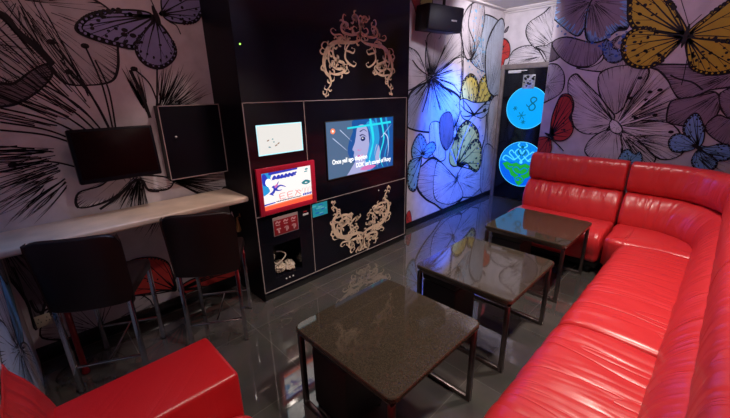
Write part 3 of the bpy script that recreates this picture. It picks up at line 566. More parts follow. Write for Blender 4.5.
SCROLLS = [([(-0.002,0.709),(0.157,0.668),(0.359,0.656),(0.61,0.644),(0.793,0.556),(0.88,0.419),(0.851,0.296),(0.761,0.229),(0.757,0.144),(0.839,0.082),(0.877,0.009)],1.5),([(-0.002,0.709),(0.084,0.761),(0.239,0.752),(0.41,0.769),(0.46,0.827),(0.388,0.885),(0.299,0.874),(0.308,0.824),(0.371,0.821)],1.0),([(-0.002,0.709),(0.005,0.817),(0.024,0.913),(0.075,0.978),(0.149,0.985),(0.193,0.952),(0.147,0.923),(0.087,0.938)],1.0),([(0.005,0.812),(0.12,0.776),(0.2,0.81),(0.164,0.856),(0.094,0.844)],0.7),([(0.388,0.885),(0.419,0.928),(0.393,0.973),(0.349,0.966)],0.6),([(0.359,0.685),(0.477,0.738),(0.629,0.728),(0.701,0.766),(0.655,0.8),(0.593,0.783)],0.6),([(0.573,0.646),(0.537,0.689),(0.412,0.704),(0.359,0.67)],1.1),([(0.831,0.501),(0.913,0.497),(0.952,0.528),(0.906,0.561),(0.846,0.547)],0.6),([(0.855,0.552),(0.916,0.581),(0.87,0.631),(0.766,0.636)],0.5),([(0.61,0.644),(0.672,0.561),(0.653,0.467),(0.535,0.427),(0.436,0.403),(0.508,0.338),(0.653,0.347),(0.713,0.402),(0.655,0.431),(0.581,0.41)],1.1),([(0.361,0.651),(0.395,0.573),(0.282,0.549),(0.193,0.538),(0.154,0.583),(0.224,0.597)],0.7),([(0.275,0.648),(0.366,0.574),(0.395,0.475),(0.318,0.412),(0.19,0.374),(0.128,0.41),(0.188,0.432)],0.8),([(0.788,0.284),(0.614,0.268),(0.465,0.294),(0.371,0.342),(0.378,0.393),(0.448,0.385)],1.0),([(0.465,0.294),(0.386,0.284),(0.313,0.303),(0.335,0.33)],0.6),([(0.863,0.391),(0.937,0.357),(0.952,0.32),(0.901,0.304)],0.6),([(0.764,0.186),(0.687,0.195),(0.672,0.234)],0.5),([(0.839,0.082),(0.901,0.094),(0.887,0.126)],0.5),([(0.877,0.009),(0.824,0.019),(0.831,0.048)],0.5),([(0.694,0.614),(0.764,0.53),(0.783,0.434),(0.728,0.362)],0.9)]

# ------------------------------------------------------------------ setting
H = 2.4; YF = 4.8; YN = -.18; XL = -2.54; XS = -2.32; XR = .45; YP = 4.05; XP = -1.45; YC0, YC1, XC = 1.0465, 2.66, -2.138

MB().box((XL-.1, YN-.1, -.1), (XR+.1, YF+.1, 0), FLOOR).build('floor', kind='structure')
c_ = MB().box((XL-.1, YN-.1, H), (XR+.1, YF+.1, H+.1), CEIL)
c_.build('ceiling', kind='structure')
co = MB()
for i, (d, z) in enumerate(((.10, .018), (.075, .028), (.03, .045))):
    co.box((XS, YF-d, H-z), (XP-.2, YF, H-.0), CEIL, .004)
co.box((XS, YC1+.01, H-.02), (XS+.06, YF-.1, H), CEIL, .004)
co.build('trim_1', kind='structure')

def wall(name, lo, hi, P, bounds, key, seed):
    mb = MB().box(lo, hi, INK['paper']); dr = Draw(mb, P, bounds, seed=seed); paint(dr, MURALS.get(key, []))
    return mb, dr
mb, dr = wall('wall_left', (XL-.1, YN, 0), (XL, YC0, H), lambda u, v, l: (XL+l, u, v), (YN, YC0, .0, H), 'bar', 3)
mb.build('wall_left', kind='structure')
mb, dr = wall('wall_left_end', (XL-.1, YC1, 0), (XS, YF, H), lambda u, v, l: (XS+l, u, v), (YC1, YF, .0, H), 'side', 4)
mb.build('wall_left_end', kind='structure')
mb, dr = wall('wall_back', (XL, YF, 0), (XR, YF+.1, H), lambda u, v, l: (u, YF-l, v), (XS, XP, .0, H), 'far', 5)
mb.build('wall_back', kind='structure')
mb, dr = wall('wall_partition', (XP, YP, 0), (XR, YP+.1, H), lambda u, v, l: (u, YP-l, v), (XP, XR, .0, H), 'panel', 6)
mb.build('wall_partition', kind='structure')
MB().box((XR, YN, 0), (XR+.1, YF, H), PAINT).build('wall_right', kind='structure')
# near wall with mural
mb = MB().box((XL-.1, YN-.1, 0), (XR+.1, YN, H), INK['paper'])
dr = Draw(mb, lambda u, v, l: (u, YN+l, v), (XL, XR, .02, H), seed=9)
near = []
for i, (cx, cz, s_, a0) in enumerate(((-1.9, .45, .55, .3), (-1.2, 1.2, .6, 1.2), (-2.25, 1.1, .5, 2.0), (-1.5, 1.9, .5, .8), (-.5, 1.5, .6, .1))):
    for j in range(5):
        a = a0+j*2*pi/5; ca, sa = cos(a), sin(a)
        t = lambda x, y: (cx+s_*(x*ca-y*sa), cz+s_*(x*sa+y*ca))
        near.append(dict(kind='petal', pts=[t(.05, 0), t(.25, .22), t(.6, .33), (t(.95, .15)), t(1, -.05), t(.7, -.3), t(.3, -.2)], root=t(0, 0), col=['pale', 'grey', 'cyan', 'paper', 'pale'][(i+j) % 5], n=26))
    near.append(dict(kind='fan', pts=[(cx, cz), (cx+1, cz)], root=(cx, cz), spread=6.2, n=30, r0=.01, r1=.2, col='ink'))
paint(dr, near)
mb.build('wall_front', kind='structure')

MB().box((XL, YN, 0), (XL+.012, YC0, .09), SKIRT, .003).build('baseboard_left', kind='structure')
MB().box((XS, YC1, 0), (XS+.012, YF, .07), SKIRT, .003).build('baseboard_left_end', kind='structure')

# ------------------------------------------------------------------ glowing door
DX0, DX1, DZ = -2.24, -1.46, 1.70
fr = MB()
fr.box((DX0-.045, YF-.05, 0), (DX0, YF, DZ+.06), FRAMEW, .004).box((DX1, YF-.05, 0), (DX1+.045, YF, DZ+.06), FRAMEW, .004).box((DX0, YF-.05, DZ), (DX1, YF, DZ+.06), FRAMEW, .004)
fr.build('trim_2', kind='structure')
door = thing('door', (DX0, YF-.03, 0), 'black glossy door with two round cyan glowing panels in the far corner', 'door')
part(MB().box((DX0+.004, YF-.035, .01), (DX1-.004, YF-.004, DZ-.003), BLACK, .003), 'door_leaf', door)
part(MB().box((DX0+.06, YF-.065, DZ-.05), (DX0+.22, YF-.036, DZ-.015), WHITE, .004).box((DX0+.1, YF-.07, DZ-.03), (DX0+.3, YF-.06, DZ-.02), WHITE), 'door_closer', door)
CY = emis('glow_cyan', (.0, .38, .95), 1.0); CYL = emis('glow_cyan_pale', (.08, .60, 1.0), 1.3); CBL = emis('glow_blue', (.0, .12, .85), 1.0)
CMID = emis('glow_mid_blue', (.0, .24, .85), 1.0)
CDK = emis('glow_drawing_teal', (.0, .12, .22), 1.0); CGR = emis('glow_green', (.01, .42, .03), .9)
def disc(dr, c, r, m, n=48): dr.poly([(c[0]+r*cos(2*pi*i/n), c[1]+r*sin(2*pi*i/n)) for i in range(n)], m)
def rimmed(dr, c, r, base):
    disc(dr, c, r, CYL); disc(dr, c, r*.975, base)
PD = lambda u, v, l: (u, YF-.035-l, v)
g = MB(); dr = Draw(g, PD, step=.0004)
c1 = (-1.905, 1.225); R1 = .262
g.cyl((c1[0], YF-.036, c1[1]), (c1[0], YF-.0355, c1[1]), R1, CYL, 48)
dr.l = .002; rimmed(dr, c1, R1, CY)
e = [(-1.80, 1.345), (-1.84, 1.355), (-1.865, 1.325), (-1.845, 1.29), (-1.815, 1.27), (-1.80, 1.235), (-1.825, 1.20), (-1.865, 1.205), (-1.875, 1.24), (-1.85, 1.27), (-1.82, 1.295), (-1.795, 1.32)]
dr.stroke(e, .016, CDK, taper=False, closed=True, lift=True)
dr.stroke([(-1.875, 1.24), (-1.90, 1.25), (-1.91, 1.27)], .012, CDK, taper=False)
for (cx, cz, s_) in ((-1.96, 1.13, .055), (-2.05, 1.22, .03), (-1.93, 1.05, .03)):
    for j in range(6):
        a = j*pi/3+.2; dr.stroke([(cx, cz), (cx+s_*cos(a), cz+s_*sin(a))], .009, CDK, taper=False)
part(g, 'upper_glowing_disc', door, 'round cyan glowing disc with a dark curled eight shape')
g = MB(); dr = Draw(g, PD, step=.0004); c2 = (-1.895, .50); R2 = .30
g.cyl((c2[0], YF-.036, c2[1]), (c2[0], YF-.0355, c2[1]), R2, CYL, 48)
dr.l = .002; rimmed(dr, c2, R2, CBL)
dr.poly([(c2[0]+R2*.95*cos(a), c2[1]+R2*.95*sin(a)) for a in [pi*.02+i*pi*.96/24 for i in range(25)]], CMID)
dr.poly([(-2.15, .49), (-2.08, .52), (-2.02, .495), (-1.955, .52), (-1.895, .49), (-1.835, .52), (-1.77, .495), (-1.71, .52), (-1.64, .49), (-1.70, .42), (-1.745, .405), (-1.775, .34), (-1.82, .32), (-1.85, .25), (-1.895, .205), (-1.94, .25), (-1.97, .32), (-2.015, .34), (-2.045, .405), (-2.09, .42)], CGR)
for s_ in (-1, 1):
    for q in ([(0, .42), (.05, .46), (.10, .43), (.06, .38), (0, .36)], [(.10, .46), (.15, .45), (.17, .47)], [(0, .34), (.05, .31), (.03, .27)]):
        dr.stroke([(c2[0]+s_*a, b) for a, b in q], .010, CBL, taper=False, lift=True)
for s_ in (-1, 1):
    for q in ([(.0, .0), (.05, .05), (.09, .10), (.05, .15), (.01, .10), (.05, .04), (.10, -.0)], [(.08, .0), (.13, .05), (.17, .09), (.14, .13), (.10, .09)], [(.10, .0), (.16, .03), (.22, .05), (.25, .0), (.2, -.02)], [(.02, .17), (.06, .20), (.04, .23)]):
        dr.stroke([(c2[0]+s_*a, .55+b) for a, b in q], .014, CYL, taper=False, lift=True)
    dr.stroke([(c2[0]+s_*.01, .62), (c2[0]+s_*.05, .67), (c2[0]+s_*.02, .72)], .02, CDK)
dr.dot((c2[0], .53), .022, CYL); dr.dot((c2[0], .73), .02, CDK); dr.dot((c2[0], .36), .018, CBL); dr.dot((c2[0]-.01, .29), .016, CBL)
part(g, 'lower_glowing_disc', door, 'round blue glowing disc with white scrolls over a green leaf')
g = MB().box((-1.99, YF-.039, 1.46), (-1.84, YF-.0352, 1.625), SILVER, .001)
dr = Draw(g, lambda u, v, l: (u, YF-.039-l, v)); rr = random.Random(2)
for i in range(16): dr.dot((-1.975+rr.random()*.12, 1.475+rr.random()*.13), .006+rr.random()*.010, BLACKM, 1.3)
part(g, 'notice_plate', door, 'small silver notice plate')

# ------------------------------------------------------------------ black media wall unit
cab = thing('media_cabinet', (XC, (YC0+YC1)/2, 0), 'tall glossy black built-in media cabinet with champagne trim and gold scrollwork', 'media cabinet')
NY0, NY1, NZ0, NZ1 = 1.152, 1.385, .158, .415
b = MB(); XB = -2.34
b.box((XL+.001, YC0, .0), (XB, YC1, H-.001), BLACK)
b.box((XB, YC0, .05), (XC, NY0, H-.001), BLACK); b.box((XB, NY1, .05), (XC, YC1, H-.001), BLACK)
b.box((XB, NY0, .05), (XC, NY1, NZ0), BLACK); b.box((XB, NY0, NZ1), (XC, NY1, H-.001), BLACK)
part(b, 'body', cab)
part(MB().box((XL+.001, YC0-.0015, 0), (XC-.001, YC0, H-.001), SATIN), 'side_panel', cab)
part(MB().box((XB, YC0+.01, 0), (XC-.012, YC1-.01, .05), BLACKM), 'plinth', cab)
t = MB(); w_ = .0055; Y0, YD, Y1, ZB, ZM, ZT = 1.0505, 1.5027, 2.6312, .0731, .6543, 1.4002
def bar(y0, z0, y1, z1): t.box((XC, y0-w_/2, z0-w_/2), (XC+.004, y1+w_/2, z1+w_/2), TRIM)
for z in (ZB, ZM, ZT): bar(Y0, z, Y1, z)
for y in (Y0, YD, Y1): bar(y, ZB, y, ZT)
part(t, 'trim_frame', cab)
# scrollwork
def scrolls(name, yc, half, zf, label):
    g = MB(); wbase = .0112
    for s_ in (-1, 1):
        dr = Draw(g, lambda u, v, l: (XC+l, u, v), step=.00018); dr.l = .0012
        for pts, w0 in SCROLLS:
            q = [(yc-s_*half*a, zf(b)) for a, b in pts]
            w0 = w0*(wbase if yc > 2.06 else .0132)
            dr.stroke(q, w0, GOLD, lift=True, k=6, wf=lambda t: .35+1.5*sin(pi*min(1, .12+t*.95))**1.2)
            dr.dot(q[-1], w0*.62, GOLD, 1)
            if w0 > .009:                     # leaflets that branch off the stems
                qq = crom(q, False, 5)
                for i in range(3, len(qq)-2, 5):
                    p, n_ = qq[i], qq[i+1]; a = atan2(n_[1]-p[1], n_[0]-p[0])+(1 if i % 2 else -1)*.9
                    c2_ = (1 if i % 2 else -1)*.9
                    tip = (p[0]+.030*cos(a+c2_), p[1]+.030*sin(a+c2_))
                    dr.stroke([p, (p[0]+.014*cos(a), p[1]+.014*sin(a)), (p[0]+.026*cos(a+c2_*.5), p[1]+.026*sin(a+c2_*.5)), tip], .009, GOLD, k=3, wf=lambda t: .5+sin(pi*(.1+.7*t)))
                    dr.dot(tip, .0062, GOLD)
    o = part(g, name, cab, label); return o
scrolls('upper_scrollwork', 2.068, .415, lambda b: 1.425+.575*b, 'pale gold scroll ornament arching above the trim')
scrolls('lower_scrollwork', 2.050, .385, lambda b: .622-.525*b, 'pale gold scroll ornament spreading upwards like a V')
# niche contents and lights
g = MB(); rr = random.Random(5)
part(MB().box((XC, 1.17, .482), (XC+.003, 1.38, .622), TRIM, .001).box((XC+.002, 1.176, .488), (XC+.005, 1.374, .600), ICONRED, .0005), 'icon_panel', cab, 'red panel with six pale symbols in a thin pale frame')
g = MB(); dr = Draw(g, lambda u, v, l: (XC+.005+l, u, v))
for i in range(3):
    for j in range(2):
        cy_, cz_ = 1.21+i*.064, .575-j*.056
        if j == 0:
            dr.stroke([(cy_-.02, cz_), (cy_-.008, cz_+.014), (cy_+.006, cz_+.002), (cy_+.018, cz_+.014)], .010, ICONPINK, taper=False, lift=True)
            dr.stroke([(cy_-.018, cz_-.012), (cy_+.014, cz_-.014)], .007, ICONPINK, taper=False)
        else:
            dr.stroke([(cy_-.018, cz_+.010), (cy_, cz_+.018), (cy_+.018, cz_+.010)], .009, ICONPINK, taper=False, lift=True)
            dr.stroke([(cy_, cz_+.018), (cy_+.002, cz_-.018)], .012, ICONPINK, taper=False)
            if i > 0: dr.dot((cy_+.010, cz_), .010, ICONPINK)
part(g, 'panel_symbols', cab, 'six pale symbols')
part(MB().box((XC, 1.425, .575), (XC+.003, 1.475, .590), WHITE, .001).box((XC, 1.43, .600), (XC+.003, 1.465, .608), ICONRED, .0005), 'switch_label', cab, 'small white and red label')
kn = MB()
for i in range(3): kn.cyl((XC-.001, 1.235+.03*i, .125), (XC+.004, 1.235+.03*i, .125), .006, WHITE, 12)
part(kn, 'indicator_lights', cab, 'row of three tiny pale lights')
# small status led high on the cabinet front
LED = emis('led_green', (.35, .9, .1), 2.5)
part(MB().cyl((XC, 1.083, 1.732), (XC+.003, 1.083, 1.732), .005, LED, 10), 'status_light', cab, 'tiny green light')
part(MB().cyl((XC, 2.255, .607), (XC+.004, 2.255, .607), .006, WHITE, 10), 'door_knob', cab, 'tiny white knob')

# crumpled paper and cable inside the niche
g = MB()
for k in range(7):
    bm = bmesh.new(); bmesh.ops.create_icosphere(bm, subdivisions=3, radius=1)
    c = Vector((-2.235+rr.uniform(-.05, .05), 1.203+k*.022, NZ0+.024+rr.uniform(0, .01)))
    for v in bm.verts:
        f = 1+.35*sin(v.co.x*7+k)*sin(v.co.y*8+k*2)+.15*sin(v.co.z*15)
        v.co = c+Vector((v.co.x*.042*f, v.co.y*.030*f, max(-.022, v.co.z*.024*f)))
    g.take(bm, PAPERBIT, False)
g.build('crumpled_tissue', label='crumpled pale tissue lying in the open niche of the black cabinet', cat='tissue')
MB().tube(crom([(-2.175, 1.175, .225), (-2.19, 1.17, .26), (-2.19, 1.185, .315), (-2.19, 1.17, .325), (-2.19, 1.165, .30), (-2.19, 1.19, .245), (-2.19, 1.24, .255), (-2.20, 1.285, .285), (-2.21, 1.26, .315), (-2.22, 1.22, .325)], False, 5), .0045, PAPERBIT).build('white_cable', label='thin pale cable looping up inside the open niche', cat='cable')

# ------------------------------------------------------------------ screens on the cabinet
def screen(name, label, y0, y1, z0, z1, bez, bm_, glass, th=.014, content=None, cat='screen', base=.0005):
    root = thing(name, (XC, (y0+y1)/2, z0), label, cat)
    x1 = XC+th; xb = XC+base
    h = MB()
    h.box((xb, y0, z0), (x1, y0+bez, z1), bm_, .002).box((xb, y1-bez, z0), (x1, y1, z1), bm_, .002)
    h.box((xb, y0+bez, z0), (x1, y1-bez, z0+bez), bm_, .002).box((xb, y0+bez, z1-bez), (x1, y1-bez, z1), bm_, .002)
    part(h, 'bezel', root)
    d = MB(); a0, a1, c0, c1_ = y0+bez, y1-bez, z0+bez, z1-bez
    xs = XC+th*.6
    d.box((xb, a0, c0), (xs, a1, c1_), glass)
    if content:
        dr = Draw(d, lambda u, v, l: (xs+l, a0+(a1-a0)*u, c0+(c1_-c0)*v), (0, 1, 0, 1), step=.00006); dr.l = .0003
        content(dr)
    part(d, 'display', root)
    return root
WS = emis('screen_white', (.88, .86, .82), .95); WSB = emis('screen_white_edge', (.45, .9, 1.0), 1.25)
E = {k: emis('screen_'+k, c, s_) for k, (c, s_) in dict(steel=((.10, .19, .34), .8), deep=((.01, .10, .38), .9), azure=((.02, .34, .75), .95), cyan=((.02, .75, .9), 1.0), skin=((.48, .50, .85), .85), pale=((.62, .72, 1.0), 1.0), navy=((.01, .03, .16), .8), white=((1, 1, 1), 1.25), orange=((1, .25, .12), 1.1), pink=((.75, .2, .55), .9), teal=((.02, .30, .38), .7), tealp=((.12, .5, .55), .7), blueink=((.02, .05, .55), .9), brown=((.35, .2, .12), .8), cream=((.95, .88, .86), 1.1), salmon=((.95, .35, .35), 1.0), fire=((1.0, .12, .05), 1.1)).items()}

def c_white(dr):
    q = [(0, 0), (1, 0), (1, 1), (0, 1)]
    dr.poly(q, WSB); dr.poly([(.015, .03), (.985, .03), (.985, .97), (.015, .97)], WS)
    for (u, v, a, l, m) in ((.20, .46, .5, .05, E['brown']), (.22, .27, -.3, .05, E['teal']), (.36, .27, .5, .06, E['brown']), (.42, .33, .6, .05, E['brown']), (.34, .40, 1.2, .02, E['teal']), (.31, .50, .6, .03, E['tealp'])):
        dr.stroke([(u, v), (u+l*cos(a), v+l*1.6*sin(a))], .035, m, lift=True, wf=lambda t: sin(pi*(.15+.7*t)))
screen('wall_display', 'bright white small screen in the upper left cell of the black cabinet', 1.118, 1.473, 1.062, 1.263, .002, BLACKM, WS, content=c_white, th=.006)

def c_tv(dr):
    P = lambda q, m: dr.poly(crom(q, True, 4), E[m])
    dr.poly([(0, 0), (1, 0), (1, 1), (0, 1)], E['steel'])
    P([(.40, 1.02), (.36, .8), (.30, .62), (.28, .4), (.36, .2), (.34, -.05), (1.02, -.05), (1.02, 1.02)], 'deep')
    P([(.43, .88), (.40, .70), (.38, .58), (.345, .47), (.37, .42), (.36, .34), (.38, .24), (.30, .08), (.26, -.04), (.55, -.04), (.58, .2), (.60, .5), (.58, .8), (.52, .9)], 'skin')
    P([(.56, .92), (.62, .7), (.58, .4), (.52, .1), (.62, .0), (.72, .3), (.74, .7), (.68, .95)], 'azure')
    P([(.80, .62), (.76, .45), (.80, .2), (.86, .22), (.90, .5), (.86, .66)], 'deep')
    P([(.72, .5), (.68, .3), (.70, .1), (.76, .12), (.77, .4)], 'skin')
    for a in range(4):
        u = .62+a*.085; dr.stroke([(u, 1), (u+.05, .6), (u-.02, .25), (u+.04, 0)], .03, E['azure' if a % 2 else 'cyan'], lift=True)
    dr.stroke([(.62, .95), (.66, .55), (.60, .2)], .03, E['cyan'])
    dr.stroke([(.46, .78), (.52, .81), (.57, .76)], .02, E['navy'], lift=True)
    dr.dot((.505, .64), .045, E['navy'], .8); dr.stroke([(.46, .70), (.50, .72), (.56, .67)], .025, E['navy'], lift=True)
    dr.dot((.50, .65), .012, E['white'])
    dr.stroke([(.42, .45), (.45, .43), (.48, .45)], .02, E['pink'], lift=True); dr.stroke([(.42, .34), (.46, .32), (.50, .35)], .035, E['pink'])
    dr.stroke([(.84, .70), (.90, .62), (.92, .40), (.90, .2)], .018, E['pale'], lift=True)
    for q in ([(.18, .85), (.34, .62)], [(.08, .72), (.28, .45)], [(.80, .62), (.97, .86)]): dr.stroke(q, .010, E['pale'], lift=True)
    dr.stroke([(.28, .865), (.96, .90)], .045, E['cyan'], taper=False, lift=True, wf=lambda t: .7+.3*t)
    dr.dot((.085, .84), .05, E['orange'], .65); dr.up(); dr.dot((.085, .84), .02, E['white'], .6)
    P([(.45, .06), (.60, .02), (.70, .08), (.55, .12)], 'pink')
tv = screen('wall_television', 'large flat television playing karaoke lyrics over a blue haired face', 1.676, 2.450, .800, 1.250, .008, BLACKM, E['steel'], content=c_tv, th=.010, cat='television')

def text(name, s, size, m, parent, loc, label=None, xscale=1.0, bold=.0):
    c = bpy.data.curves.new(name, 'FONT'); c.body = s; c.size = size; c.extrude = .0003; c.offset = bold
    o = bpy.data.objects.new(name, c); COL.objects.link(o); dg = bpy.context.evaluated_depsgraph_get()
    me = bpy.data.meshes.new_from_object(o.evaluated_get(dg)); COL.objects.unlink(o); bpy.data.objects.remove(o)
    # text x -> +Y, text y -> +Z, facing +X
    me.transform(Matrix(((0, 0, 1, loc[0]), (xscale, 0, 0, loc[1]), (0, 1, 0, loc[2]), (0, 0, 0, 1))))
    me.materials.clear(); me.materials.append(m)
    t_ = bpy.data.objects.new(name, me); COL.objects.link(t_); t_.parent = parent; t_.matrix_parent_inverse = Matrix.Translation(-Vector(parent.location))
    if label: t_['label'] = label
    return t_
text('lyrics', 'Once yell ago diaplyion', .052, E['white'], tv, (XC+.012, 1.725, .920), 'white karaoke lyrics, upper line', .78, .0012)
text('lyrics', "DDK' isn't scared of Roxy", .052, E['white'], tv, (XC+.012, 1.975, .860), 'white karaoke lyrics, lower line', .78, .0012)

def c_red(dr):
    P = lambda q, m: dr.poly(crom(q, True, 3), E[m])
    S = lambda q, w, m, taper=False: dr.stroke(q, w, E[m], taper=taper, lift=True, k=4)
    dr.poly([(0, 0), (1, 0), (1, 1), (0, 1)], E['cream'])
    P([(0, 1), (0, .45), (.06, .42), (.14, .50), (.12, .62), (.2, .72), (.17, .85), (.22, 1)], 'azure')
    P([(.02, .95), (.02, .7), (.09, .66), (.12, .8), (.08, .96)], 'blueink')
    P([(.07, .70), (.14, .60), (.20, .70), (.16, .82), (.09, .82)], 'white')
    dr.poly([(.14, .92), (.14, 1), (.72, 1), (.72, .95)], E['blueink'])
    for x in (.22, .30, .37, .45, .52, .60): S([(x, .78), (x+.03, .88), (x+.06, .80), (x+.08, .87)], .05, 'blueink', True)
    S([(.20, .83), (.40, .80), (.70, .88)], .04, 'blueink')
    for q in ([(.18, .42), (.25, .55), (.32, .72)], [(.22, .50), (.34, .60), (.46, .52)], [(.2, .62), (.28, .48), (.38, .47)], [(.14, .44), (.2, .36)]): S(q, .06, 'blueink', True)
    P([(.25, .55), (.30, .62), (.28, .66), (.23, .6)], 'pink')
    S([(.80, .52), (.88, .58), (.97, .52)], .06, 'teal'); S([(.80, .53), (.88, .49), (.96, .52)], .04, 'teal')
    S([(.88, .90), (.94, .92)], .05, 'tealp'); S([(.86, .84), (.93, .85)], .03, 'tealp')
    for x in (.32, .48):
        S([(x, .22), (x, .36), (x+.11, .37)], .02, 'salmon'); S([(x, .29), (x+.09, .30)], .02, 'salmon'); S([(x, .22), (x+.11, .22)], .02, 'salmon')
    S([(.63, .22), (.70, .36), (.76, .30)], .02, 'salmon'); S([(.64, .38), (.75, .22)], .02, 'salmon')
    for i in range(9): S([(.78+.024*i, .30+.1*sin(i*2)), (.80+.024*i, .38)], .008, 'salmon')
    dr.up(); dr.poly([(0, 0), (1, 0), (1, .12), (0, .10)], E['fire']); dr.up(); dr.poly([(0, .09), (1, .12), (1, .15), (0, .12)], E['orange'])
    dr.up(); dr.poly([(0, .13), (.22, .15), (.22, .18), (0, .17)], E['blueink'])
    for i in range(16): dr.stroke([(.24+.033*i, .165), (.26+.033*i, .185)], .03, E['navy' if i % 3 else 'brown'], taper=False)
    for i in range(5): S([(.80+.04*i, .17), (.82+.04*i, .23)], .03, 'blueink')
screen('song_display', 'red framed song selection screen with blue and pink picture below the white screen', 1.078, 1.545, .660, .985, .034, REDPL, E['cream'], th=.026, content=c_red, base=.0045)
def c_teal(dr):
    dr.poly([(0, 0), (1, 0), (1, 1), (0, 1)], E['teal'])
    rr = random.Random(3)
    for i in range(12):
        u, v = rr.random()*.7, rr.random()*.9; dr.poly([(u, v), (u+.25, v+.02), (u+.25, v+.12), (u, v+.1)], E['tealp' if i % 2 else 'deep'])
screen('control_display', 'little teal touch screen above the left end of the lower scrollwork', 1.510, 1.662, .535, .645, .003, BLACKM, E['teal'], content=c_teal, th=.006)

# ------------------------------------------------------------------ bar side: wall cabinet, TV, counter
wc = thing('wall_cabinet', (XL, .855, .93), 'square black wall cabinet with pale edging above the bar counter', 'cabinet')
X2 = -2.462
part(MB().box((XL+.001, .667, .935), (X2-.018, 1.043, 1.395), BLACKM), 'body', wc)
g = MB().box((X2-.018, .667, .935), (X2, 1.043, 1.395), SATIN, .001)
dd = part(g, 'door', wc)
e_ = MB(); 
for a in (((.667, .935), (1.043, .940)), ((.667, 1.390), (1.043, 1.395)), ((.667, .935), (.672, 1.395)), ((1.038, .935), (1.043, 1.395))):
    e_.box((X2, a[0][0], a[0][1]), (X2+.003, a[1][0], a[1][1]), TRIM)
o = part(e_, 'edge_trim', wc)
kb = MB().lathe([(.0, .02), (.006, .018), (.007, .012), (.004, .006), (.004, 0)], (0, 0, 0), WHITE, 14)
ko = kb.build('knob'); ko.parent = dd; ko.rotation_euler = (0, pi/2, 0); ko.location = (X2-XL, .738-.855, 1.205-.93)
ko.matrix_parent_inverse = dd.matrix_parent_inverse.inverted()

tv2 = thing('small_television', (XL, .42, .98), 'small dark switched-off television mounted on the wall over the bar counter', 'television')
mt = Matrix.Translation((-2.42, .405, 1.150)) @ Matrix.Rotation(radians(-6), 4, 'Y') @ Matrix.Rotation(radians(0), 4, 'Z')
part(MB().box((-.035, -.200, -.150), (.022, .200, .140), SATIN, .008, 2, mt), 'housing', tv2)
DSP = mat('dark_red_display', (.012, .002, .003), .4, spec=.06, noise=.1, nscale=5)
part(MB().box((.022, -.185, -.125), (.0245, .185, .125), DSP, .001, 1, mt), 'display', tv2)
part(MB().box((XL, .36, 1.05), (XL+.012, .45, 1.2), BLACKM, .003).cyl((XL+.01, .405, 1.13), (-2.455, .405, 1.13), .018, BLACKM), 'wall_bracket', tv2)

ct = MB().box((XL+.001, YN+.001, .762), (-2.19, 1.044, .80), MARBLE, .012, 4)
ct.build('bar_counter', label='long beige marble bar counter shelf running along the left mural wall', cat='counter')
leg = MB().lathe([(0, .0), (.018, .001), (.021, .008), (.019, .018), (.015, .03), (.015, .745), (.028, .75), (.028, .761), (0, .7615)], (-2.237, -.004, 0), REDCHROME, 20)
leg.build('counter_support', label='slim dark red metal post under the bar counter, near the left corner', cat='support post')
br = MB().lathe([(0, -.06), (.012, -.062), (.019, -.05), (.016, -.03), (.011, .0), (.010, .02), (.005, .026), (.009, .036), (.007, .046), (0, .05)], (0, 0, 0), BRASS, 20)
br.cyl((0, 0, .045), (0, .0245, .058), .003, BRASS, 8); br.box((-.008, .021, .045), (.008, .0245, .072), BRASS)
br.v = [(x-2.372, y+1.022, z+.565) for x, y, z in br.v]
br.build('brass_bell', label='small brass bell hanging on the black cabinet side below the counter end', cat='bell')

sk = thing('wall_socket', (XL, -.11, .25), 'cream double power socket low on the mural wall behind the nearest stool', 'socket')
part(MB().box((XL+.0015, -.145, .212), (XL+.012, -.075, .284), SOCK, .003), 'plate', sk)
h = MB()
for y in (-.128, -.092):
    for dy, dz in ((0, .016), (-.007, -.004), (.007, -.004)): h.box((XL+.012, y+dy-.002, .248+dz-.004), (XL+.0126, y+dy+.002, .248+dz+.004), BLACKM)
part(h, 'pin_holes', sk)

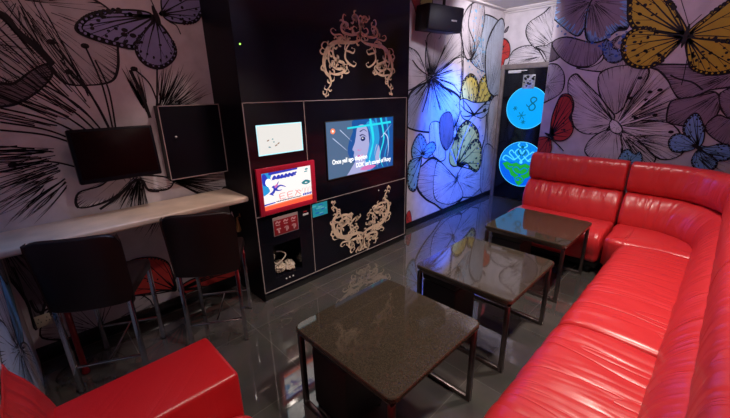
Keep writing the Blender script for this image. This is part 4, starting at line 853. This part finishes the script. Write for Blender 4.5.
# ------------------------------------------------------------------ bar stools (local +x faces the counter)
def make_stool(label):
    r = thing('bar_stool', (0, 0, 0), label, 'bar stool', 'bar stools')
    # seat: padded slab
    s = MB(); s.box((-.19, -.172, .485), (.19, .172, .55), BROWN, .022, 4)
    seat = s.build('seat'); seat.parent = r
    # back rest: curved padded panel wrapped slightly around
    n, k = 14, 8; vs = []; fs = []
    for side in (0, 1):
        for j in range(k+1):
            z = .478+.376*j/k
            for i in range(n+1):
                a = (i/n-.5); y = a*(.345+.02*j/k); curve = .05*(2*a)**2
                x = -.195-.035*(j/k)**1.5+curve*.5
                th = .036*(1-.35*(2*a)**6)
                x += -th/2 if side == 0 else th/2
                vs.append((x, y*(1-.03*(j == k)), z-(.020 if j == k else .006 if j == k-1 else 0)*(2*a)**8))
    N = (n+1)*(k+1)
    for j in range(k):
        for i in range(n):
            q = [j*(n+1)+i, j*(n+1)+i+1, (j+1)*(n+1)+i+1, (j+1)*(n+1)+i]
            fs.append(q[::-1]); fs.append([v+N for v in q])
    for j in range(k):
        for i in (0, n):
            a, b_ = j*(n+1)+i, (j+1)*(n+1)+i; fs.append([a, b_, b_+N, a+N] if i == 0 else [a, a+N, b_+N, b_])
    for i in range(n):
        fs.append([i, i+N, i+1+N, i+1][::-1]); o_ = k*(n+1); fs.append([o_+i, o_+i+1, o_+i+1+N, o_+i+N][::-1])
    m_ = MB(); m_.raw(vs, fs, BROWN, True); bk = m_.build('backrest'); bk.parent = r
    bv = bk.modifiers.new('bevel', 'BEVEL'); bv.width = .009; bv.segments = 3; bv.limit_method = 'ANGLE'; bv.angle_limit = radians(50)
    ln = MB().tube([(-.215-.035*1, -.168, .852), (-.252+.0, -.09, .862), (-.256, 0, .864), (-.252, .09, .862), (-.250, .168, .852)], .0022, BROWN)
    for x in (-.175, .172):
        for y in (-.155, .155):
            l_ = MB().box((x-.011, y-.011, .004), (x+.011, y+.011, .487), CHROME, .002); lo = l_.build('leg'); lo.parent = r
            f_ = MB().box((x-.012, y-.012, 0), (x+.012, y+.012, .006), BLACKM, .001).build('foot_cap'); f_.parent = lo
    g_ = MB()
    g_.box((-.182, -.148, .148), (-.168, .148, .158), CHROME, .002).box((.165, -.148, .148), (.179, .148, .158), CHROME, .002)
    g_.box((-.17, -.005, .149), (.167, .005, .157), CHROME, .002)
    fo = g_.build('foot_rail'); fo.parent = r
    return r
def ang(dx, dy): return atan2(dy, dx)
s1 = make_stool('dark brown leather bar stool at the counter, the nearer to the near left corner')
a1 = ang(-.885, .465); s1.location = (-2.0+.19*cos(a1), .09+.19*sin(a1), 0); s1.rotation_euler = (0, 0, a1)
a2 = ang(-.85, .52)
dup(s1, (-1.925+.19*cos(a2), .616+.19*sin(a2), 0), a2, 'dark brown leather bar stool at the counter, next to the black media cabinet')

# ------------------------------------------------------------------ low tables
def make_table(label):
    r = thing('low_table', (0, 0, 0), label, 'table', 'low square tables')
    bm = bmesh.new(); n = 6; R_c = .035; hw, hd = .2985, .3077; ring = []
    for cx, cy, a0 in ((hw-R_c, hd-R_c, 0), (-hw+R_c, hd-R_c, pi/2), (-hw+R_c, -hd+R_c, pi), (hw-R_c, -hd+R_c, 3*pi/2)):
        for i in range(n+1): a = a0+pi/2*i/n; ring.append((cx+R_c*cos(a), cy+R_c*sin(a)))
    vs = []; 
    lv = [(.0, .428), (.0, .444), (.002, .448), (.006, .45)]
    for ins, z in lv:
        f = (1-ins/hw); vs += [(x*f, y*f, z) for x, y in ring]
    N = len(ring); fs = [list(range(N))[::-1]]
    for k_ in range(len(lv)-1):
        for i in range(N): fs.append([k_*N+i, k_*N+(i+1) % N, (k_+1)*N+(i+1) % N, (k_+1)*N+i])
    fs.append([(len(lv)-1)*N+i for i in range(N)])
    m_ = MB(); m_.raw(vs, fs, LAMINATE, False); o_ = m_.build('tabletop'); o_.parent = r
    a_ = MB(); x_, y_ = .275, .285
    for s_ in (-1, 1):
        a_.box((-x_, s_*y_-.010, .405), (x_, s_*y_+.010, .428), TABLEMETAL, .002)
        a_.box((s_*x_-.010, -y_+.01, .405), (s_*x_+.010, y_-.01, .428), TABLEMETAL, .002)
    o_ = a_.build('apron_frame'); o_.parent = r
    for sx in (-1, 1):
        for sy in (-1, 1):
            l_ = MB().box((sx*x_-.0115, sy*y_-.0115, .0), (sx*x_+.0115, sy*y_+.0115, .406), TABLEMETAL, .002).build('leg'); l_.parent = r
    for sy in (-1, 1):
        l_ = MB().box((-x_+.01, sy*y_-.0115, .001), (x_-.01, sy*y_+.0115, .024), TABLEMETAL, .002).build('floor_rail'); l_.parent = r
    return r
t1 = make_table('dark speckled square low table nearest the camera, largest in view'); t1.location = (-.914, 1.016, 0)
dup(t1, (-.888, 1.873, 0), 0, 'dark speckled square low table in the middle of the row of three')
dup(t1, (-.914, 2.772, 0), 0, 'dark speckled square low table farthest from camera, reflecting the blue door glow')
def make_stoolbox(label):
    w_o = .118; r = thing('cube_ottoman', (0, 0, 0), label, 'ottoman', 'black cube ottomans')
    o_ = MB().box((-w_o, -w_o, .02), (w_o, w_o, .34), BLACKM, .012, 3).build('body'); o_.parent = r
    o_ = MB().box((-w_o-.004, -w_o-.004, .34), (w_o+.004, w_o+.004, .395), BLACKM, .018, 3).build('cushion'); o_.parent = r
    for sx in (-1, 1):
        for sy in (-1, 1):
            o_ = MB().cyl((sx*.1, sy*.1, 0), (sx*.1, sy*.1, .022), .012, BLACKM).build('foot'); o_.parent = r
    return r
q1 = make_stoolbox('black cube ottoman tucked under the nearest low table'); q1.location = (-1.035, .875, 0)
dup(q1, (-1.045, 1.735, 0), 0, 'black cube ottoman tucked under the middle low table')
dup(q1, (-1.06, 2.66, 0), 0, 'black cube ottoman tucked under the farthest low table')

# ------------------------------------------------------------------ red sofas
def densify(prof, k=4): return crom(prof, True, k)
def sweep(mb, path, prof, m, end=.03, cap0=True, cap1=True, amp=.003, seed=0, us=0):
    """path: (x, y, nx, ny) along the run, n points out to the back; prof closed (d, z), d outward"""
    c = (sum(p[0] for p in prof)/len(prof), sum(p[1] for p in prof)/len(prof))
    hd = max(p[0] for p in prof)-min(p[0] for p in prof); hz = max(p[1] for p in prof)-min(p[1] for p in prof)
    S = [0]
    for i in range(1, len(path)): S.append(S[-1]+sqrt((path[i][0]-path[i-1][0])**2+(path[i][1]-path[i-1][1])**2))
    tot = S[-1]
    # resample finely
    n = max(6, int(tot/.02)); st = [tot*i/n for i in range(n+1)]
    extra = [end*.15, end*.4, end*.75]
    if cap0: st += extra
    if cap1: st += [tot-e for e in extra]
    st = sorted(set(st))
    def at(s):
        for i in range(1, len(S)):
            if s <= S[i]+1e-9:
                t = (s-S[i-1])/max(1e-9, S[i]-S[i-1]); a, b = path[i-1], path[i]; return [a[k]+(b[k]-a[k])*t for k in range(4)]
        return path[-1]
    N = len(prof); base = len(mb.v); vs = []; uvs = []; R = random.Random(seed)
    ph = [R.uniform(0, 6) for _ in range(6)]
    L = [0]
    for i in range(1, N): L.append(L[-1]+sqrt((prof[i][0]-prof[i-1][0])**2+(prof[i][1]-prof[i-1][1])**2))
    for s in st:
        x, y, nx, ny = at(s); f = 0
        if cap0 and s < end: f = max(f, 1-sqrt(max(0, 1-(1-s/end)**2)))
        if cap1 and tot-s < end: f = max(f, 1-sqrt(max(0, 1-(1-(tot-s)/end)**2)))
        sx, sz = 1-f*2*end*.75/hd, 1-f*2*end*.75/hz
        for j, (d, z) in enumerate(prof):
            w = amp*(sin(s*43+ph[0]+3*sin(L[j]*9+ph[1]))*.6+sin(s*71+ph[2]+L[j]*14)*.35+sin(s*19+ph[3])*.5)
            ax, az = d-c[0], z-c[1]; l = sqrt(ax*ax+az*az) or 1
            D = c[0]+ax*sx+ax/l*w; Zz = c[1]+az*sz+az/l*w
            vs.append((x+nx*D, y+ny*D, Zz)); uvs.append((us+s, L[j]))
    fs = []
    for i in range(len(st)-1):
        for j in range(N): fs.append([i*N+j, i*N+(j+1) % N, (i+1)*N+(j+1) % N, (i+1)*N+j])
    mb.raw(vs, fs, m, True)
    mb.raw([], [], m)
    o = base
    mb.f.append([o+j for j in range(N)][::-1]); mb.m.append(mb.mi(m)); mb.sm.append(True)
    e = o+(len(st)-1)*N
    mb.f.append([e+j for j in range(N)]); mb.m.append(mb.mi(m)); mb.sm.append(True)
    if mb.uv is None: mb.uv = []
    mb.uv += uvs
    return mb
SEAT = densify([(.04, .30), (.02, .345), (-.08, .358), (-.22, .366), (-.34, .360), (-.40, .340), (-.435, .30), (-.445, .24), (-.43, .17), (-.41, .11), (-.2, .10), (.04, .11)], 3)
ROLL = densify([(-.02, .335), (-.035, .40), (-.01, .50), (.045, .575), (.10, .602), (.15, .585), (.17, .45), (.14, .33), (.05, .30)], 3)
TOP = densify([(.10, .605), (.060, .65), (.052, .72), (.066, .81), (.095, .848), (.14, .858), (.19, .85), (.215, .81), (.225, .72), (.22, .62), (.16, .58)], 3)
BACKP = [(.150, .10), (.150, .60), (.19, .82), (.235, .82), (.245, .60), (.245, .10)]
BASE = [(-.37, .045), (-.37, .105), (.22, .105), (.22, .045)]
def uv_box(mb): 
    mb.uv = [(v[0]+v[1], v[2]) for v in mb.v]; return mb

def sofa_unit(name, label, path, seat=True, seats=None, feet=(), seed=1, root_loc=None, seatmesh=None, group='red leather sofa units', ends=(True, True)):
    r = thing(name, root_loc or (path[0][0], path[0][1], 0), label, 'sofa', group)
    mb = MB(); sweep(mb, path, BACKP, RED_SMOOTH, .012, amp=0); part(mb, 'back_shell', r)
    mb = MB(); sweep(mb, path, ROLL, RED, .030, ends[0], ends[1], .003, seed); part(mb, 'lumbar_cushion', r)
    mb = MB(); sweep(mb, path, TOP, RED, .022, ends[0], ends[1], .002, seed+1); part(mb, 'back_cushion', r)
    if seat:
        for k_, sp in enumerate(seats or [path]):
            mb = MB(); sweep(mb, sp, SEAT, RED, .035, True, True, .0025, seed+3+k_, us=k_*3.3); part(mb, 'seat_cushion', r)
        mb = MB(); sweep(mb, path, BASE, BLACKM, .02, amp=0); part(mb, 'base_frame', r, 'black recessed base')
    for (x, y) in feet:
        part(MB().cyl((x, y, 0), (x, y, .05), .022, BLACKM, 14, .026), 'foot', r, 'black foot')
    return r
YS, XSM = 3.52, .01
far = [(-1.34+i*.1, YS, 0, 1) for i in range(8)]+[(-.55, YS, 0, 1)]
sofa_unit('sofa_unit', 'straight red leather sofa unit facing the camera, left end beside the glowing door', far, feet=[(-1.27, 3.17), (-.62, 3.17), (-1.27, 3.68), (-.62, 3.68)], seed=2)
# corner
cc = (-.34, 3.17); RC = .35
cpath = [(-.532, YS, 0, 1), (-.44, YS, 0, 1), (-.34, YS, 0, 1)]+[(cc[0]+RC*sin(a), cc[1]+RC*cos(a), sin(a), cos(a)) for a in [i*pi/2/16 for i in range(1, 17)]]+[(XSM, 3.05, 1, 0)]
cr = sofa_unit('corner_sofa_unit', 'curved red leather corner sofa unit joining the far and right runs', cpath, seat=False, seed=7, ends=(True, False))
# corner seat: rounded slab following the curved seam
outl0 = [(-.528, 3.52), (-.34, 3.535)]+[(cc[0]+.385*sin(a), cc[1]+.385*cos(a)) for a in [i*pi/2/10 for i in range(1, 11)]]+[(.04, 3.072), (-.06, 3.060), (-.18, 3.068), (-.30, 3.058), (-.36, 3.052), (-.44, 3.052), (-.505, 3.075), (-.528, 3.12), (-.53, 3.3)]
outl = crom(outl0, True, 4)
def slab(mb, outl, z0, z1, rr, m, seed=0, amp=.002):
    n = len(outl); cx, cy = -.27, 3.25
    A = sum(outl[i-1][0]*outl[i][1]-outl[i][0]*outl[i-1][1] for i in range(n))
    if A < 0: outl = outl[::-1]
    # inward normals
    nr = []
    for i in range(n):
        a, b = outl[i-1], outl[(i+1) % n]; dx, dy = b[0]-a[0], b[1]-a[1]; d = sqrt(dx*dx+dy*dy) or 1; nr.append((-dy/d, dx/d))
    rings = [(rr*.8, z0), (0, z0+rr*.8), (0, z1-rr)]+[(rr*(1-cos(a)), z1-rr+rr*sin(a)) for a in (.4, .8, 1.2, pi/2)]
    vs = []
    for ins, z in rings: vs += [(p[0]+q[0]*ins, p[1]+q[1]*ins, z) for p, q in zip(outl, nr)]
    last = vs[-n:]
    for t_ in (.25, .5, .75): vs += [(x+(cx-x)*t_, y+(cy-y)*t_, z+.004*sin(t_*pi/2)) for x, y, z in last]
    K = len(rings)+3; vs.append((cx, cy, z1+.004))
    fs = [list(range(n))[::-1]]
    for k_ in range(K-1):
        for i in range(n): fs.append([k_*n+i, k_*n+(i+1) % n, (k_+1)*n+(i+1) % n, (k_+1)*n+i])
    for i in range(n): fs.append([(K-1)*n+i, (K-1)*n+(i+1) % n, K*n])
    mb.raw(vs, fs, m, True); mb.uv = [(v[0]*1.0, v[1]*1.0) for v in mb.v]; return mb
def fine(o, k=3):
    out = []
    for i in range(len(o)):
        a, b = o[i], o[(i+1) % len(o)]; out += [(a[0]+(b[0]-a[0])*j/k, a[1]+(b[1]-a[1])*j/k) for j in range(k)]
    return out
part(slab(MB(), outl, .10, .352, .040, RED), 'seat_cushion', cr)
part(slab(MB(), [(-.48, 3.10), (-.42, 3.03), (-.1, 3.1), (.0, 3.2), (-.1, 3.5), (-.48, 3.6)], .045, .104, .005, BLACKM), 'base_frame', cr, 'black recessed base')
for x, y in ((-.45, 3.14), (-.05, 3.2), (-.42, 3.6)): part(MB().cyl((x, y, 0), (x, y, .05), .022, BLACKM, 14, .026), 'foot', cr, 'black foot')
def run(y1, y0): 
    n = max(4, int((y1-y0)/.1)); return [(XSM, y1+(y0-y1)*i/n, 1, 0) for i in range(n+1)]
sofa_unit('sofa_unit', 'straight red leather sofa unit on the right, between the corner unit and the nearest unit', run(3.042, 1.757), feet=[(-.30, 2.95), (-.30, 1.85), (.17, 2.95), (.17, 1.85)], seed=11, ends=(False, False))
sofa_unit('sofa_unit', 'straight red leather sofa unit at the lower right of the view, nearest on the right', run(1.745, .46), feet=[(-.30, 1.65), (-.30, .56), (.17, 1.65), (.17, .56)], seed=15, ends=(False, False))

# near sofa with a box arm, against the near wall
ns = thing('armchair_sofa', (-.9, .1, 0), 'red leather sofa with a square box arm in the lower left foreground', 'sofa')
am = uv_box(MB().box((-1.352, -.165, .03), (-1.058, .385, .503), RED_SMOOTH, .016, 4)); part(am, 'armrest', ns)
def nrun(x0, x1): 
    n = 8; return [(x0+(x1-x0)*i/n, -.03, 0, -1) for i in range(n+1)]
NB = densify([(.03, .30), (.05, .42), (.078, .52), (.105, .61), (.128, .655), (.140, .678), (.147, .678), (.148, .3)], 3)
mb = MB(); sweep(mb, nrun(-1.372, -.50), NB, RED, .006, seed=21); part(mb, 'back_cushion', ns)
NSEAT = [(d*.99+.0, z) for d, z in SEAT]
for a, b_ in ((-1.054, -.785), (-.780, -.50)):
    mb = MB(); sweep(mb, nrun(a, b_), NSEAT, RED, .035, seed=23); part(mb, 'seat_cushion', ns)
part(MB().box((-1.05, -.15, .03), (-.52, .36, .10), BLACKM, .005), 'base_frame', ns, 'black recessed base')
for x, y in ((-1.30, -.12), (-1.30, .34), (-.55, .32), (-.55, -.12)): part(MB().cyl((x, y, 0), (x, y, .032), .022, BLACKM, 14), 'foot', ns, 'black foot')

# ------------------------------------------------------------------ ceiling speaker
sp = thing('ceiling_speaker', (-2.03, 3.06, H), 'black karaoke loudspeaker hanging from the ceiling by the left mural wall', 'loudspeaker')
def spk_mtx(): return Matrix.Translation((-2.057, 3.094, 2.082)) @ Matrix.Rotation(-.317, 4, 'Z') @ Matrix.Rotation(.08, 4, 'Y') @ Matrix.Rotation(-.039, 4, 'X') @ Matrix.Translation((-.112, 0, 0))
mx_ = spk_mtx()
part(MB().box((-.10, -.202, -.108), (.10, .202, .108), BLACKM, .012, 3, mx_), 'cabinet', sp)
part(MB().box((.10, -.194, -.100), (.112, .194, .100), SPKM, .004, 2, mx_), 'grille', sp)
part(MB().box((.112, .06, -.018), (.1145, .125, -.004), SILVER, .001, 1, mx_), 'badge', sp, 'small silver badge')
part(MB().cyl((-2.12, 3.14, 2.17), (-2.12, 3.14, H-.012), .014, BLACKM).box((-2.16, 3.10, H-.012), (-2.08, 3.18, H-.0005), BLACKM, .002), 'mounting_bracket', sp)
